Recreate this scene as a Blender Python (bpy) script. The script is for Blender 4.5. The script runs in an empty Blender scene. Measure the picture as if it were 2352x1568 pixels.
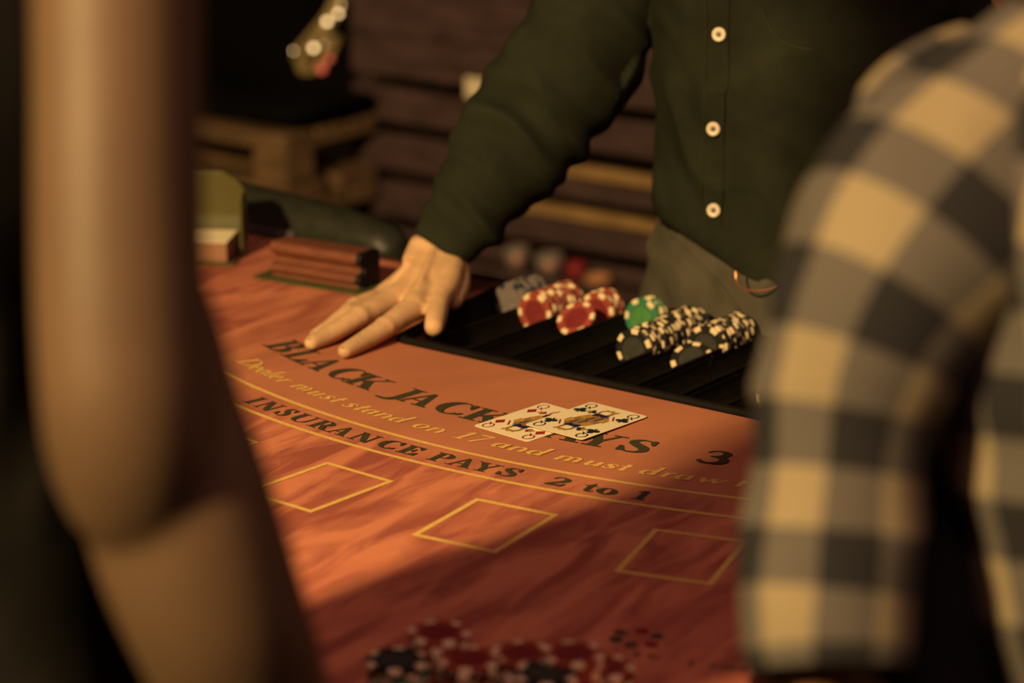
import bpy, bmesh, math, random
from mathutils import Vector, Matrix, noise
random.seed(7)
SC = bpy.context.scene
COL = SC.collection
PI = math.pi

# ------------------------------------------------------------------ camera
FPX, PITCH, CAMH = 5655.9, 0.2823, 0.6514          # z = 0 is the table top, floor at -0.76
cam_d = bpy.data.cameras.new('camera'); cam = bpy.data.objects.new('camera', cam_d); COL.objects.link(cam)
cam.location = (0, 0, CAMH); cam.rotation_euler = (PI/2 - PITCH, 0, 0)
cam_d.sensor_width = 36.0; cam_d.lens = 36.0*FPX/2352.0
cam_d.clip_start = 0.05; cam_d.clip_end = 60
cam_d.dof.use_dof = True; cam_d.dof.focus_distance = 2.04; cam_d.dof.aperture_fstop = 3.6
cam_d.dof.aperture_blades = 0
SC.camera = cam

# ------------------------------------------------------------------ world, lamps, exposure
w = bpy.data.worlds.new('world'); SC.world = w; w.use_nodes = True
w.node_tree.nodes['Background'].inputs[0].default_value = (1.0, 0.62, 0.42, 1)
w.node_tree.nodes['Background'].inputs[1].default_value = 0.012
def lamp(name, loc, energy, color, radius, target=None, cone=None, blend=0.5):
    d = bpy.data.lights.new(name, 'SPOT' if cone else 'POINT')
    d.energy = energy; d.color = color; d.shadow_soft_size = radius
    o = bpy.data.objects.new(name, d); COL.objects.link(o); o.location = loc
    if cone:
        d.spot_size = cone; d.spot_blend = blend
        o.rotation_euler = (Vector(target) - Vector(loc)).to_track_quat('-Z', 'Y').to_euler()
    return o
KEY = Vector((-1.50, -0.23, 1.62))
lamp('key_lamp', KEY, 660, (1.0, 0.66, 0.27), 0.075, (0.05, 2.1, 0.0), math.radians(75), 0.8)
lamp('fill_lamp', (0.15, 0.25, 2.15), 74, (1.0, 0.48, 0.39), 0.30)  # unseen soft fill, added to lift the shaded felt
lamp('back_lamp', (1.6, 3.2, 1.9), 7, (1.0, 0.60, 0.42), 0.15)  # unseen weak lamp, high on the right behind the dealer
SC.view_settings.view_transform = 'Standard'; SC.view_settings.look = 'None'
SC.view_settings.exposure = 0.0; SC.view_settings.gamma = 1.0
SC.view_settings.use_curve_mapping = False
SC.cycles.use_denoising = True

# ------------------------------------------------------------------ frames
FW = Vector((0, math.cos(PITCH), -math.sin(PITCH))); UPV = Vector((0, math.sin(PITCH), math.cos(PITCH)))
def W(px, py, d):                                   # a point of the place, from its sight line and its distance
    return Vector((0, 0, CAMH)) + FW*d + Vector((1, 0, 0))*((px-1176)/FPX*d) + UPV*((784-py)/FPX*d)
def onz(px, py, z=0.0):
    r = FW + Vector((1, 0, 0))*((px-1176)/FPX) + UPV*((784-py)/FPX)
    return Vector((0, 0, CAMH)) + r*((z-CAMH)/r.z)
T0 = Vector((-.1107, 2.2443, 0)); TU = Vector((.8023, -.5969, 0)); TV = Vector((.5969, .8023, 0))
def uv(a, b, z=0.0):                                # table frame: a along the dealer's edge, b towards the dealer
    p = T0 + TU*a + TV*b; return Vector((p.x, p.y, z))
TROT = math.atan2(TU.y, TU.x)

# ------------------------------------------------------------------ mesh helpers
def obj(name, verts, faces, mats=None, parent=None, smooth=False, fm=None, uvs=None):
    me = bpy.data.meshes.new(name); me.from_pydata([tuple(v) for v in verts], [], [tuple(f) for f in faces])
    o = bpy.data.objects.new(name, me); COL.objects.link(o)
    for m in (mats if isinstance(mats, (list, tuple)) else [mats]):
        if m: me.materials.append(m)
    if fm: me.polygons.foreach_set('material_index', fm)
    if smooth: me.polygons.foreach_set('use_smooth', [True]*len(me.polygons))
    if uvs:
        l = me.uv_layers.new(name='uv')
        for lp in me.loops: l.data[lp.index].uv = uvs[lp.vertex_index]
    me.update()
    if parent: o.parent = parent
    return o
def empty(name, loc=(0, 0, 0)):
    o = bpy.data.objects.new(name, None); COL.objects.link(o); o.location = loc; o.empty_display_size = .05; return o
def tag(o, label=None, cat=None, group=None, kind=None):
    if label: o['label'] = label
    if cat: o['category'] = cat
    if group: o['group'] = group
    if kind: o['kind'] = kind
    return o
def keep(child, parent):                            # parent without moving
    child.parent = parent
    child.matrix_parent_inverse = Matrix.Translation(-Vector(parent.location)) if parent.rotation_euler.z == 0 else parent.matrix_basis.inverted()
    return child
def boxg(c, ax, ay, az):                            # box by centre and half-axis vectors
    c = Vector(c); ax, ay, az = Vector(ax), Vector(ay), Vector(az)
    v = [c + ax*i + ay*j + az*k for i in (-1, 1) for j in (-1, 1) for k in (-1, 1)]
    f = [(0, 1, 3, 2), (4, 6, 7, 5), (0, 4, 5, 1), (2, 3, 7, 6), (0, 2, 6, 4), (1, 5, 7, 3)]
    return v, f
def bevel(o, wdt, seg=2):
    m = o.modifiers.new('bevel', 'BEVEL'); m.width = wdt; m.segments = seg; m.limit_method = 'ANGLE'
    return o
def join(*parts):
    V, F = [], []
    for v, f in parts:
        b = len(V); V += list(v); F += [tuple(i+b for i in q) for q in f]
    return V, F
def prism(pts, z0, z1):                             # polygon in xy, extruded
    n = len(pts); V = [Vector((p[0], p[1], z0)) for p in pts] + [Vector((p[0], p[1], z1)) for p in pts]
    F = [tuple(range(n-1, -1, -1)), tuple(range(n, 2*n))] + [(i, (i+1) % n, n+(i+1) % n, n+i) for i in range(n)]
    return V, F
def cr(P, t):                                       # Catmull-Rom through a list of number tuples
    n = len(P)-1; x = t*n; i = min(int(x), n-1); f = x-i
    p0, p1, p2, p3 = P[max(i-1, 0)], P[i], P[i+1], P[min(i+2, n)]
    return [0.5*((2*b)+(-a+c)*f+(2*a-5*b+4*c-d)*f*f+(-a+3*b-3*c+d)*f**3) for a, b, c, d in zip(p0, p1, p2, p3)]
def loft(secs, hint=(0, 1, 0), n=28, sub=6, cap=True, closed_round=False):
    """secs: (x,y,z,ra,rb): ra along side (tangent x hint), rb along the other axis."""
    S = [tuple(s) if len(s) == 5 else tuple(s)+(s[3],) for s in secs]
    m = (len(S)-1)*sub; R = [cr(S, i/m) for i in range(m+1)]
    C = [Vector(r[:3]) for r in R]; V, F, UV = [], [], []; L = 0; hint = Vector(hint)
    for i, r in enumerate(R):
        t = (C[min(i+1, m)] - C[max(i-1, 0)]).normalized()
        sd = t.cross(hint).normalized(); up = sd.cross(t).normalized()
        if i: L += (C[i]-C[i-1]).length
        for k in range(n):
            a = 2*PI*k/n
            V.append(C[i] + sd*(max(r[3], 1e-4)*math.cos(a)) + up*(max(r[4], 1e-4)*math.sin(a)))
            UV.append((a*0.5*(S[0][3]+S[-1][3]) if False else a/(2*PI), L))
    for i in range(m):
        for k in range(n):
            F.append((i*n+k, i*n+(k+1) % n, (i+1)*n+(k+1) % n, (i+1)*n+k))
    if cap:
        F.append(tuple(range(n-1, -1, -1))); F.append(tuple(m*n+k for k in range(n)))
    return V, F, UV
def capsule(pts, n=14, hint=(0.3, 0.2, 1), sub=4, flat=1.0):   # [(p, r), ...] with round ends
    P = [(Vector(p), r) for p, r in pts]
    d0 = (P[0][0]-P[1][0]).normalized(); d1 = (P[-1][0]-P[-2][0]).normalized()
    secs = []
    for a in (88, 60, 30): secs.append((P[0][0]+d0*(P[0][1]*math.sin(math.radians(a))), P[0][1]*math.cos(math.radians(a))))
    secs += P
    for a in (30, 60, 88): secs.append((P[-1][0]+d1*(P[-1][1]*math.sin(math.radians(a))), P[-1][1]*math.cos(math.radians(a))))
    return loft([(c.x, c.y, c.z, r, r*flat) for c, r in secs], hint, n, sub)[:2]
def ellipsoid(c, rx, ry, rz, n=20, m=12):
    c = Vector(c); V, F = [], []
    for i in range(m+1):
        th = PI*i/m; s = max(math.sin(th), 1e-3)
        for k in range(n):
            a = 2*PI*k/n; V.append(c + Vector((rx*s*math.cos(a), ry*s*math.sin(a), rz*math.cos(th))))
    for i in range(m):
        for k in range(n): F.append((i*n+k, (i+1)*n+k, (i+1)*n+(k+1) % n, i*n+(k+1) % n))
    F.append(tuple(range(n))); F.append(tuple(m*n+k for k in range(n-1, -1, -1)))
    return V, F
def union(name, parts, voxel, mat, parent=None, smooth=6, disp=None, warp=None):
    V, F = join(*parts)
    t = obj('tmp', V, F, None)
    bm = bmesh.new(); bm.from_mesh(t.data); bmesh.ops.recalc_face_normals(bm, faces=bm.faces); bm.to_mesh(t.data); bm.free()
    r = t.modifiers.new('r', 'REMESH'); r.mode = 'VOXEL'; r.voxel_size = voxel
    s = t.modifiers.new('s', 'SMOOTH'); s.iterations = smooth; s.factor = 0.6
    bpy.context.view_layer.update()
    me = bpy.data.meshes.new_from_object(t.evaluated_get(bpy.context.evaluated_depsgraph_get()))
    old = t.data; bpy.data.objects.remove(t); bpy.data.meshes.remove(old)
    me.name = name
    if disp:
        ns = [v.normal.copy() for v in me.vertices]
        for v, nn in zip(me.vertices, ns): v.co = v.co + nn*disp(v.co)
    if warp:
        for v in me.vertices: v.co = warp(v.co.copy())
    me.materials.clear(); me.materials.append(mat)
    me.polygons.foreach_set('use_smooth', [True]*len(me.polygons)); me.update()
    o = bpy.data.objects.new(name, me); COL.objects.link(o)
    if parent: o.parent = parent
    return o
def tube(pts, r, n=8, sub=4):
    return loft([(p[0], p[1], p[2], r) for p in pts], (0.1, 0.2, 1), n, sub)[:2]

# ------------------------------------------------------------------ materials
def mat(name, col, rough=0.6, spec=0.3, metal=0.0, var=0.0, vscale=40.0, vstretch=(1, 1, 1), bump=0.0, bscale=200.0, emit=None, trans=0.0, sheen=0.0, col2=None, ior=1.45):
    m = bpy.data.materials.new(name); m.use_nodes = True; nt = m.node_tree; b = nt.nodes['Principled BSDF']
    b.inputs['Base Color'].default_value = (*col, 1); b.inputs['Roughness'].default_value = rough
    b.inputs['Specular IOR Level'].default_value = spec; b.inputs['Metallic'].default_value = metal
    b.inputs['Transmission Weight'].default_value = trans; b.inputs['IOR'].default_value = ior
    if sheen: b.inputs['Sheen Weight'].default_value = sheen
    if emit:
        b.inputs['Emission Color'].default_value = (*emit[:3], 1); b.inputs['Emission Strength'].default_value = emit[3]
    tc = nt.nodes.new('ShaderNodeTexCoord'); mp = nt.nodes.new('ShaderNodeMapping'); mp.inputs['Scale'].default_value = vstretch
    nt.links.new(tc.outputs['Object'], mp.inputs['Vector'])
    if var or col2:
        nz = nt.nodes.new('ShaderNodeTexNoise'); nz.inputs['Scale'].default_value = vscale; nz.inputs['Detail'].default_value = 5
        nt.links.new(mp.outputs[0], nz.inputs['Vector'])
        rp = nt.nodes.new('ShaderNodeValToRGB')
        c2 = col2 or tuple(c*(1-var) for c in col); c1 = col if col2 else tuple(min(1, c*(1+var)) for c in col)
        rp.color_ramp.elements[0].position = .33; rp.color_ramp.elements[1].position = .67
        rp.color_ramp.elements[0].color = (*c2, 1); rp.color_ramp.elements[1].color = (*c1, 1)
        nt.links.new(nz.outputs['Fac'], rp.inputs[0]); nt.links.new(rp.outputs[0], b.inputs['Base Color'])
    if bump:
        n2 = nt.nodes.new('ShaderNodeTexNoise'); n2.inputs['Scale'].default_value = bscale; n2.inputs['Detail'].default_value = 3
        nt.links.new(mp.outputs[0], n2.inputs['Vector'])
        bp = nt.nodes.new('ShaderNodeBump'); bp.inputs['Strength'].default_value = bump; bp.inputs['Distance'].default_value = 0.002
        nt.links.new(n2.outputs['Fac'], bp.inputs['Height']); nt.links.new(bp.outputs[0], b.inputs['Normal'])
    return m
CX, CY = .4759, 2.6522                              # centre of the printed arcs
def felt_material():
    m = bpy.data.materials.new('felt'); m.use_nodes = True; nt = m.node_tree; N = nt.nodes.new; Lk = nt.links.new
    b = nt.nodes['Principled BSDF']; b.inputs['Roughness'].default_value = .85; b.inputs['Specular IOR Level'].default_value = .12
    tc = N('ShaderNodeTexCoord')
    def noisef(rot, scale, sc, detail, dist):
        mp = N('ShaderNodeMapping'); mp.vector_type = 'TEXTURE'; mp.inputs['Rotation'].default_value = (0, 0, rot); mp.inputs['Scale'].default_value = scale
        nz = N('ShaderNodeTexNoise'); nz.inputs['Scale'].default_value = sc; nz.inputs['Detail'].default_value = detail; nz.inputs['Distortion'].default_value = dist
        Lk(tc.outputs['Object'], mp.inputs[0]); Lk(mp.outputs[0], nz.inputs['Vector']); return nz.outputs['Fac']
    def ramp(f, p0, p1, c0, c1):
        r = N('ShaderNodeValToRGB'); r.color_ramp.elements[0].position = p0; r.color_ramp.elements[1].position = p1
        r.color_ramp.elements[0].color = (*c0, 1); r.color_ramp.elements[1].color = (*c1, 1); Lk(f, r.inputs[0]); return r.outputs[0]
    streak = noisef(math.radians(58), (4.0, 1, 1), 36, 6, .8)
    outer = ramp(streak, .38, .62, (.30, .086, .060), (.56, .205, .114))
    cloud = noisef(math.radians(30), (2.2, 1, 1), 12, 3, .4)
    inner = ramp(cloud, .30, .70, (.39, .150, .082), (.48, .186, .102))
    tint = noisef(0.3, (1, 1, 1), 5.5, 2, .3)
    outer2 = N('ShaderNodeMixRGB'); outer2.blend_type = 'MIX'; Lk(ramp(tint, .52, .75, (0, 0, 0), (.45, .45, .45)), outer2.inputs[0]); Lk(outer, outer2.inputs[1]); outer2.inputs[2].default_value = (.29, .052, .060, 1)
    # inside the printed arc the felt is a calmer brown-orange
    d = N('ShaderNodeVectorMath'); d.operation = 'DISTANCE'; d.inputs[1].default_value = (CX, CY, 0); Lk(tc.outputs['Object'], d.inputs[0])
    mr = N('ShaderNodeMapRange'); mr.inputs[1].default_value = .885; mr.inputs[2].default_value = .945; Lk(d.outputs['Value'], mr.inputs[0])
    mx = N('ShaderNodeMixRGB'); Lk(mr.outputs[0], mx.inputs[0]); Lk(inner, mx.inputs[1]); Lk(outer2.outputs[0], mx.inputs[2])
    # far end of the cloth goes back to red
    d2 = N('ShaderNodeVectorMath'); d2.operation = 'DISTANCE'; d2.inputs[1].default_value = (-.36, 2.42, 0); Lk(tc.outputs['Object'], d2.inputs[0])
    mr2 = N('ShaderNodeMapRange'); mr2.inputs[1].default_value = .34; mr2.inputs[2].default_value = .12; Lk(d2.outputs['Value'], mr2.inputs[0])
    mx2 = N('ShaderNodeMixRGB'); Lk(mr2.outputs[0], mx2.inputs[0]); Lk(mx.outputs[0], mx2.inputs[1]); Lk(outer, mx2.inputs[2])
    fine = ramp(noisef(0, (1, 1, 1), 900, 2, 0), .3, .7, (.86, .86, .86), (1.08, 1.08, 1.08))
    ml = N('ShaderNodeMixRGB'); ml.blend_type = 'MULTIPLY'; ml.inputs[0].default_value = 1; Lk(mx2.outputs[0], ml.inputs[1]); Lk(fine, ml.inputs[2])
    Lk(ml.outputs[0], b.inputs['Base Color'])
    bn = N('ShaderNodeTexNoise'); bn.inputs['Scale'].default_value = 1500; Lk(tc.outputs['Object'], bn.inputs['Vector'])
    bp = N('ShaderNodeBump'); bp.inputs['Strength'].default_value = .25; bp.inputs['Distance'].default_value = .0006; Lk(bn.outputs['Fac'], bp.inputs['Height']); Lk(bp.outputs[0], b.inputs['Normal'])
    return m
def plaid_material(name, period=.056, rot=0.0):
    m = bpy.data.materials.new(name); m.use_nodes = True; nt = m.node_tree; N = nt.nodes.new; Lk = nt.links.new
    b = nt.nodes['Principled BSDF']; b.inputs['Roughness'].default_value = .9; b.inputs['Specular IOR Level'].default_value = .1
    u = N('ShaderNodeUVMap'); u.uv_map = 'uv'
    mp = N('ShaderNodeMapping'); mp.inputs['Rotation'].default_value = (0, 0, rot); mp.inputs['Scale'].default_value = (1/period, 1/period, 1); Lk(u.outputs[0], mp.inputs[0])
    sp = N('ShaderNodeSeparateXYZ'); Lk(mp.outputs[0], sp.inputs[0])
    def band(o, off):
        a = N('ShaderNodeMath'); a.operation = 'ADD'; a.inputs[1].default_value = off+100; Lk(o, a.inputs[0])
        f = N('ShaderNodeMath'); f.operation = 'FRACT'; Lk(a.outputs[0], f.inputs[0])
        g = N('ShaderNodeMath'); g.operation = 'GREATER_THAN'; g.inputs[1].default_value = .5; Lk(f.outputs[0], g.inputs[0]); return g.outputs[0]
    s = N('ShaderNodeMath'); s.operation = 'ADD'; Lk(band(sp.outputs[0], 0), s.inputs[0]); Lk(band(sp.outputs[1], 0.1), s.inputs[1])
    h = N('ShaderNodeMath'); h.operation = 'MULTIPLY'; h.inputs[1].default_value = .5; Lk(s.outputs[0], h.inputs[0])
    r = N('ShaderNodeValToRGB'); r.color_ramp.interpolation = 'CONSTANT'
    e = r.color_ramp.elements; e[0].position = 0; e[0].color = (.190, .158, .100, 1); e[1].position = .25; e[1].color = (.072, .066, .060, 1)
    x = e.new(.75); x.color = (.015, .015, .017, 1)
    Lk(h.outputs[0], r.inputs[0])
    nz = N('ShaderNodeTexNoise'); nz.inputs['Scale'].default_value = 14; tc = N('ShaderNodeTexCoord'); Lk(tc.outputs['Object'], nz.inputs['Vector'])
    rr = N('ShaderNodeValToRGB'); rr.color_ramp.elements[0].color = (.8, .8, .8, 1); rr.color_ramp.elements[1].color = (1.1, 1.1, 1.1, 1); Lk(nz.outputs['Fac'], rr.inputs[0])
    ml = N('ShaderNodeMixRGB'); ml.blend_type = 'MULTIPLY'; ml.inputs[0].default_value = 1; Lk(r.outputs[0], ml.inputs[1]); Lk(rr.outputs[0], ml.inputs[2])
    Lk(ml.outputs[0], b.inputs['Base Color']); return m
M = {}
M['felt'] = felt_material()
M['ink_black'] = mat('ink_black', (.052, .046, .026), .85, .1, var=.15, vscale=300)
M['ink_yellow'] = mat('ink_yellow', (.64, .42, .12), .85, .1, var=.10, vscale=300)
M['ink_red'] = mat('ink_red', (.18, .012, .018), .85, .1, var=.1, vscale=300)
M['ink_green'] = mat('ink_green', (.02, .045, .035), .85, .1, var=.1, vscale=300)
M['vinyl'] = mat('vinyl', (.020, .022, .015), .45, .4, var=.2, vscale=60, bump=.2, bscale=400)
M['rail_base'] = mat('rail_base', (.075, .062, .085), .5, .3, var=.15, vscale=30)
M['wood_dark'] = mat('wood_dark', (.06, .022, .014), .5, .3, var=.3, vscale=30, vstretch=(1, 8, 8))
M['tray'] = mat('tray', (.006, .005, .004), .65, .12, var=.2, vscale=80)
M['mahogany'] = mat('mahogany', (.155, .056, .032), .4, .4, var=.14, vscale=16, vstretch=(1, 9, 9))
M['cushion'] = mat('cushion', (.004, .004, .004), .95, .05, var=.2)
M['black'] = mat('black', (.008, .008, .008), .5, .3, var=.1)
M['green_felt'] = mat('green_felt', (.06, .062, .022), .9, .1, var=.15, vscale=200)
M['acrylic'] = mat('acrylic', (.17, .165, .062), .12, .5, var=.05, vscale=8, trans=.55)
M['card'] = mat('card', (.80, .71, .49), .45, .3, var=.015, vscale=60)
M['card_side'] = mat('card_side', (.26, .14, .09), .7, .2, var=.2, vscale=600, vstretch=(.02, .02, 1))
M['pip_black'] = mat('pip_black', (.012, .022, .018), .5, .2, var=.1)
M['pip_red'] = mat('pip_red', (.26, .018, .02), .5, .2, var=.1)
M['court_gold'] = mat('court_gold', (.42, .25, .05), .5, .2, var=.3, vscale=500)
M['court_blue'] = mat('court_blue', (.015, .022, .06), .5, .2, var=.2, vscale=500)
M['court_brown'] = mat('court_brown', (.26, .15, .07), .5, .2, var=.4, vscale=700)
M['chip_red'] = mat('chip_red', (.26, .050, .034), .45, .35, var=.15, vscale=200)
M['chip_red_in'] = mat('chip_red_in', (.15, .020, .022), .5, .3, var=.15, vscale=200)
M['chip_green'] = mat('chip_green', (.035, .17, .080), .45, .35, var=.15, vscale=200)
M['chip_green_in'] = mat('chip_green_in', (.06, .20, .055), .5, .3, var=.15, vscale=200)
M['chip_black'] = mat('chip_black', (.012, .013, .012), .45, .35, var=.15, vscale=200)
M['chip_black_in'] = mat('chip_black_in', (.035, .036, .03), .5, .3, var=.15, vscale=200)
M['chip_spot'] = mat('chip_spot', (.74, .62, .38), .45, .3, var=.08, vscale=300)
M['chip_grey'] = mat('chip_grey', (.145, .125, .118), .5, .3, var=.12, vscale=120)
M['chip_blue'] = mat('chip_blue', (.012, .022, .045), .5, .3, var=.2, vscale=120)
M['chip_foredark'] = M['chip_black']
M['skin_dealer'] = mat('skin_dealer', (.55, .355, .195), .6, .25, var=.13, vscale=45, bump=.25, bscale=350)
M['skin_left'] = mat('skin_left', (.080, .049, .029), .5, .35, var=.06, vscale=20)
M['skin_right'] = mat('skin_right', (.34, .17, .10), .55, .3, var=.06, vscale=20)
M['shirt_green'] = mat('shirt_green', (.018, .021, .013), .9, .08, var=.22, vscale=18, bump=.4, bscale=900)
M['button'] = mat('button', (.62, .56, .42), .4, .4, var=.08, vscale=300)
M['button_in'] = mat('button_in', (.10, .09, .06), .5, .3, var=.1, vscale=300)
M['thread'] = mat('thread', (.030, .031, .018), .8, .1, var=.1)
M['trousers'] = mat('trousers', (.078, .072, .054), .9, .08, var=.18, vscale=25, bump=.3, bscale=900)
M['leather'] = mat('leather', (.004, .004, .004), .4, .4, var=.1)
M['copper'] = mat('copper', (.55, .26, .13), .25, .5, metal=.8, var=.05)
M['dress'] = mat('dress', (.010, .009, .008), .9, .1, var=.5, vscale=10)
M['hair'] = mat('hair', (.012, .008, .006), .5, .3, var=.2, vscale=80, vstretch=(1, 1, .1))
M['plaid'] = plaid_material('plaid')
M['gap_black'] = mat('gap_black', (.006, .006, .007), .9, .1, var=.2, vscale=12)
M['jeans'] = mat('jeans', (.010, .011, .015), .9, .1, var=.2, vscale=20)
M['slat'] = mat('slat', (.064, .039, .041), .7, .25, var=.35, vscale=5, vstretch=(3, 3, 14))
M['tan_board'] = mat('tan_board', (.30, .19, .085), .7, .2, var=.25, vscale=8, vstretch=(2, 2, 10))
M['pallet'] = mat('pallet', (.155, .098, .052), .75, .2, var=.30, vscale=6, vstretch=(2, 2, 8))
M['paper'] = mat('paper', (.75, .68, .50), .7, .2, var=.04)
M['pale_cup'] = mat('pale_cup', (.20, .17, .165), .4, .4, var=.1)
M['salmon'] = mat('salmon', (.62, .26, .18), .5, .3, var=.1)
M['can_red'] = mat('can_red', (.25, .02, .03), .4, .4, var=.1)
M['dish'] = mat('dish', (.55, .27, .14), .4, .4, var=.1)
M['dark_wall'] = mat('dark_wall', (.012, .010, .009), .9, .1, var=.3, vscale=3)
M['dark_floor'] = mat('dark_floor', (.05, .032, .022), .7, .2, var=.3, vscale=5, vstretch=(1, 6, 1))
M['glass_tube'] = mat('glass_tube', (.34, .27, .12), .3, .5, var=.2, vscale=20)
M['bulb'] = mat('bulb', (.9, .7, .4), .3, .3, emit=(1.0, .66, .30, 4.0))
M['bulb_red'] = mat('bulb_red', (.6, .1, .06), .3, .3, emit=(1.0, .18, .10, .5))

# ------------------------------------------------------------------ the room
def struct(name, v, f, m): return tag(obj(name, v, f, m), kind='structure')
struct('floor', *boxg((0, 2.6, -.79), (4.2, 0, 0), (0, 4.6, 0), (0, 0, .03)), M['dark_floor'])
struct('ceiling', *boxg((0, 2.6, 2.33), (4.2, 0, 0), (0, 4.6, 0), (0, 0, .03)), M['dark_wall'])
struct('wall_back', *boxg((0, 7.15, .77), (4.2, 0, 0), (0, .05, 0), (0, 0, 1.53)), M['dark_wall'])
struct('wall_front', *boxg((0, -1.95, .77), (4.2, 0, 0), (0, .05, 0), (0, 0, 1.53)), M['dark_wall'])
struct('wall_left', *boxg((-4.15, 2.6, .77), (.05, 0, 0), (0, 4.5, 0), (0, 0, 1.53)), M['dark_wall'])
struct('wall_right', *boxg((4.15, 2.6, .77), (.05, 0, 0), (0, 4.5, 0), (0, 0, 1.53)), M['dark_wall'])

# ------------------------------------------------------------------ the card table
table = empty('blackjack_table', uv(.227, -.2, -.76))
tag(table, 'red and orange felt blackjack table with printed arcs and lettering', 'table')
def part(o, parent=table): return keep(o, parent)
UC, VE = .227, .235                                  # middle of the dealer's edge, its distance
TR = [(-.04, .223), (0.0, .012), (.010, .002), (.022, -.001), (.432, -.001), (.444, .002), (.454, .012), (.494, .223)]   # tray cut-out (u, v)
def uvpoly(P): return [uv(a, b) for a, b in P]
arc = [(UC + 1.0*math.cos(a), VE - .0 + 1.0*math.sin(a)) for a in [PI + PI*i/64 for i in range(65)]]
# felt top as one sheet with the tray notch cut from the dealer's edge
outline = [(UC-1.0, VE)] + arc[1:-1] + [(UC+1.0, VE)] + [(.494, VE)] + TR[::-1] + [(-.04, VE)]
V, F = prism([uv(a, b)[:2] for a, b in outline], -.022, 0.0)
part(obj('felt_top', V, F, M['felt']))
# dark timber edge along the dealer's side, left and right of the tray
for a0, a1 in ((UC-1.0, -.045), (.499, UC+1.0)):
    part(bevel(obj('edge_strip', *boxg(uv((a0+a1)/2, VE+.006, -.012), TU*((a1-a0)/2), TV*.006, (0, 0, .014)), M['wood_dark']), .002))
# padded rail round the players' side
rail = []
for i in range(49):
    a = PI + PI*i/48; p = uv(UC + 1.045*math.cos(a), VE + 1.045*math.sin(a), .012); rail.append((p.x, p.y, p.z, .045, .030))
v, f, _ = loft(rail, (0, 0, 1), 20, 2); part(obj('padded_rail', v, f, M['vinyl'], smooth=True))
# apron and pedestal
ap = [(UC + .93*math.cos(a), VE-.03 + .93*math.sin(a)) for a in [PI + PI*i/40 for i in range(41)]]
V, F = prism([uv(a, b)[:2] for a, b in ap], -.12, -.0225); part(obj('apron', V, F, M['wood_dark']))
for a, b in ((UC-.55, -.02), (UC+.55, -.02), (UC-.35, -.5), (UC+.35, -.5)):
    v, f, _ = loft([(*uv(a, b, -.76), .035), (*uv(a, b, -.60), .022), (*uv(a, b, -.35), .030), (*uv(a, b, -.11), .036)], (0, 1, 0), 16, 4)
    part(obj('leg', v, f, M['wood_dark'], smooth=True))

# --- printed lines: two arcs and the betting boxes
A0 = -PI/2 - .64                                     # the table's axis, as an angle about the arc centre
def pol(r, ang, z): return Vector((CX + r*math.cos(ang), CY + r*math.sin(ang), z))
def arc_band(r0, r1, a0, a1, z, n=120):
    V = []; F = []
    for i in range(n+1):
        a = a0 + (a1-a0)*i/n; V += [pol(r0, a, z), pol(r1, a, z)]
    for i in range(n): F.append((2*i, 2*i+1, 2*i+3, 2*i+2))
    return V, F
ZP = .0004
for r in (.8965, .9390): part(obj('printed_line', *arc_band(r-.0024, r+.0024, A0-.62, A0+.62, ZP), M['ink_yellow']))
BOXES = [(-2.226+.0005+.1533*k) for k in range(-3, 4)]
for k, ph in enumerate(BOXES):
    c = pol(1.0313, ph, ZP); th = ph + PI - .030 - .012*max(-1, min(1, 1-k+3)) + .0
    e1 = Vector((math.cos(th), math.sin(th), 0)); e2 = Vector((-math.sin(th), math.cos(th), 0))
    L, Wd, t = .0946/2, .0740/2, .0047
    V = [c + e1*(sx*(L-q)) + e2*(sy*(Wd-q)) for q in (0, t) for sx, sy in ((-1, -1), (1, -1), (1, 1), (-1, 1))]
    part(obj('betting_box', V, [(i, (i+1) % 4, 4+(i+1) % 4, 4+i) for i in range(4)], M['ink_yellow']))

# --- lettering: serif shapes drawn as polygons, cap height 1
def R_(x0, y0, x1, y1): return [(x0, y0), (x1, y0), (x1, y1), (x0, y1)]
def ring(cx, cy, rx, ry, irx, iry, a0, a1, icx=None, n=26):
    icx = cx if icx is None else icx; out = []
    for i in range(n):
        a, b = [math.radians(a0+(a1-a0)*(i+k)/n) for k in (0, 1)]
        out.append([(cx+rx*math.cos(a), cy+ry*math.sin(a)), (cx+rx*math.cos(b), cy+ry*math.sin(b)), (icx+irx*math.cos(b), cy+iry*math.sin(b)), (icx+irx*math.cos(a), cy+iry*math.sin(a))])
    return out
def stroke(P, n=40):
    out = []; Q = [cr(P, i/n) for i in range(n+1)]; E = []
    for i in range(n+1):
        dx = Q[min(i+1, n)][0]-Q[max(i-1, 0)][0]; dy = Q[min(i+1, n)][1]-Q[max(i-1, 0)][1]; l = math.hypot(dx, dy) or 1
        h = Q[i][2]/2; E.append(((Q[i][0]-dy/l*h, Q[i][1]+dx/l*h), (Q[i][0]+dy/l*h, Q[i][1]-dx/l*h)))
    for i in range(n): out.append([E[i][0], E[i+1][0], E[i+1][1], E[i][1]])
    return out
s_ = .05
G = {}
G['I'] = (.42, [R_(.10, 0, .32, 1), R_(0, 0, .42, s_), R_(0, 1-s_, .42, 1)])
G['L'] = (.80, [R_(.12, 0, .33, 1), R_(0, 1-s_, .46, 1), R_(0, 0, .78, s_), [(.80, 0), (.80, .36), (.75, .36), (.52, s_), (.52, 0)]])
G['E'] = (.84, [R_(.12, 0, .34, 1), R_(0, 0, .80, s_), R_(0, 1-s_, .78, 1), [(.78, 1), (.52, 1), (.52, 1-s_), (.73, .70), (.78, .70)], [(.84, .34), (.79, .34), (.52, s_), (.52, 0), (.84, 0)], R_(.3, .48, .56, .53), [(.58, .34), (.58, .68), (.54, .68), (.46, .53), (.46, .48), (.54, .34)]])
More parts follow.
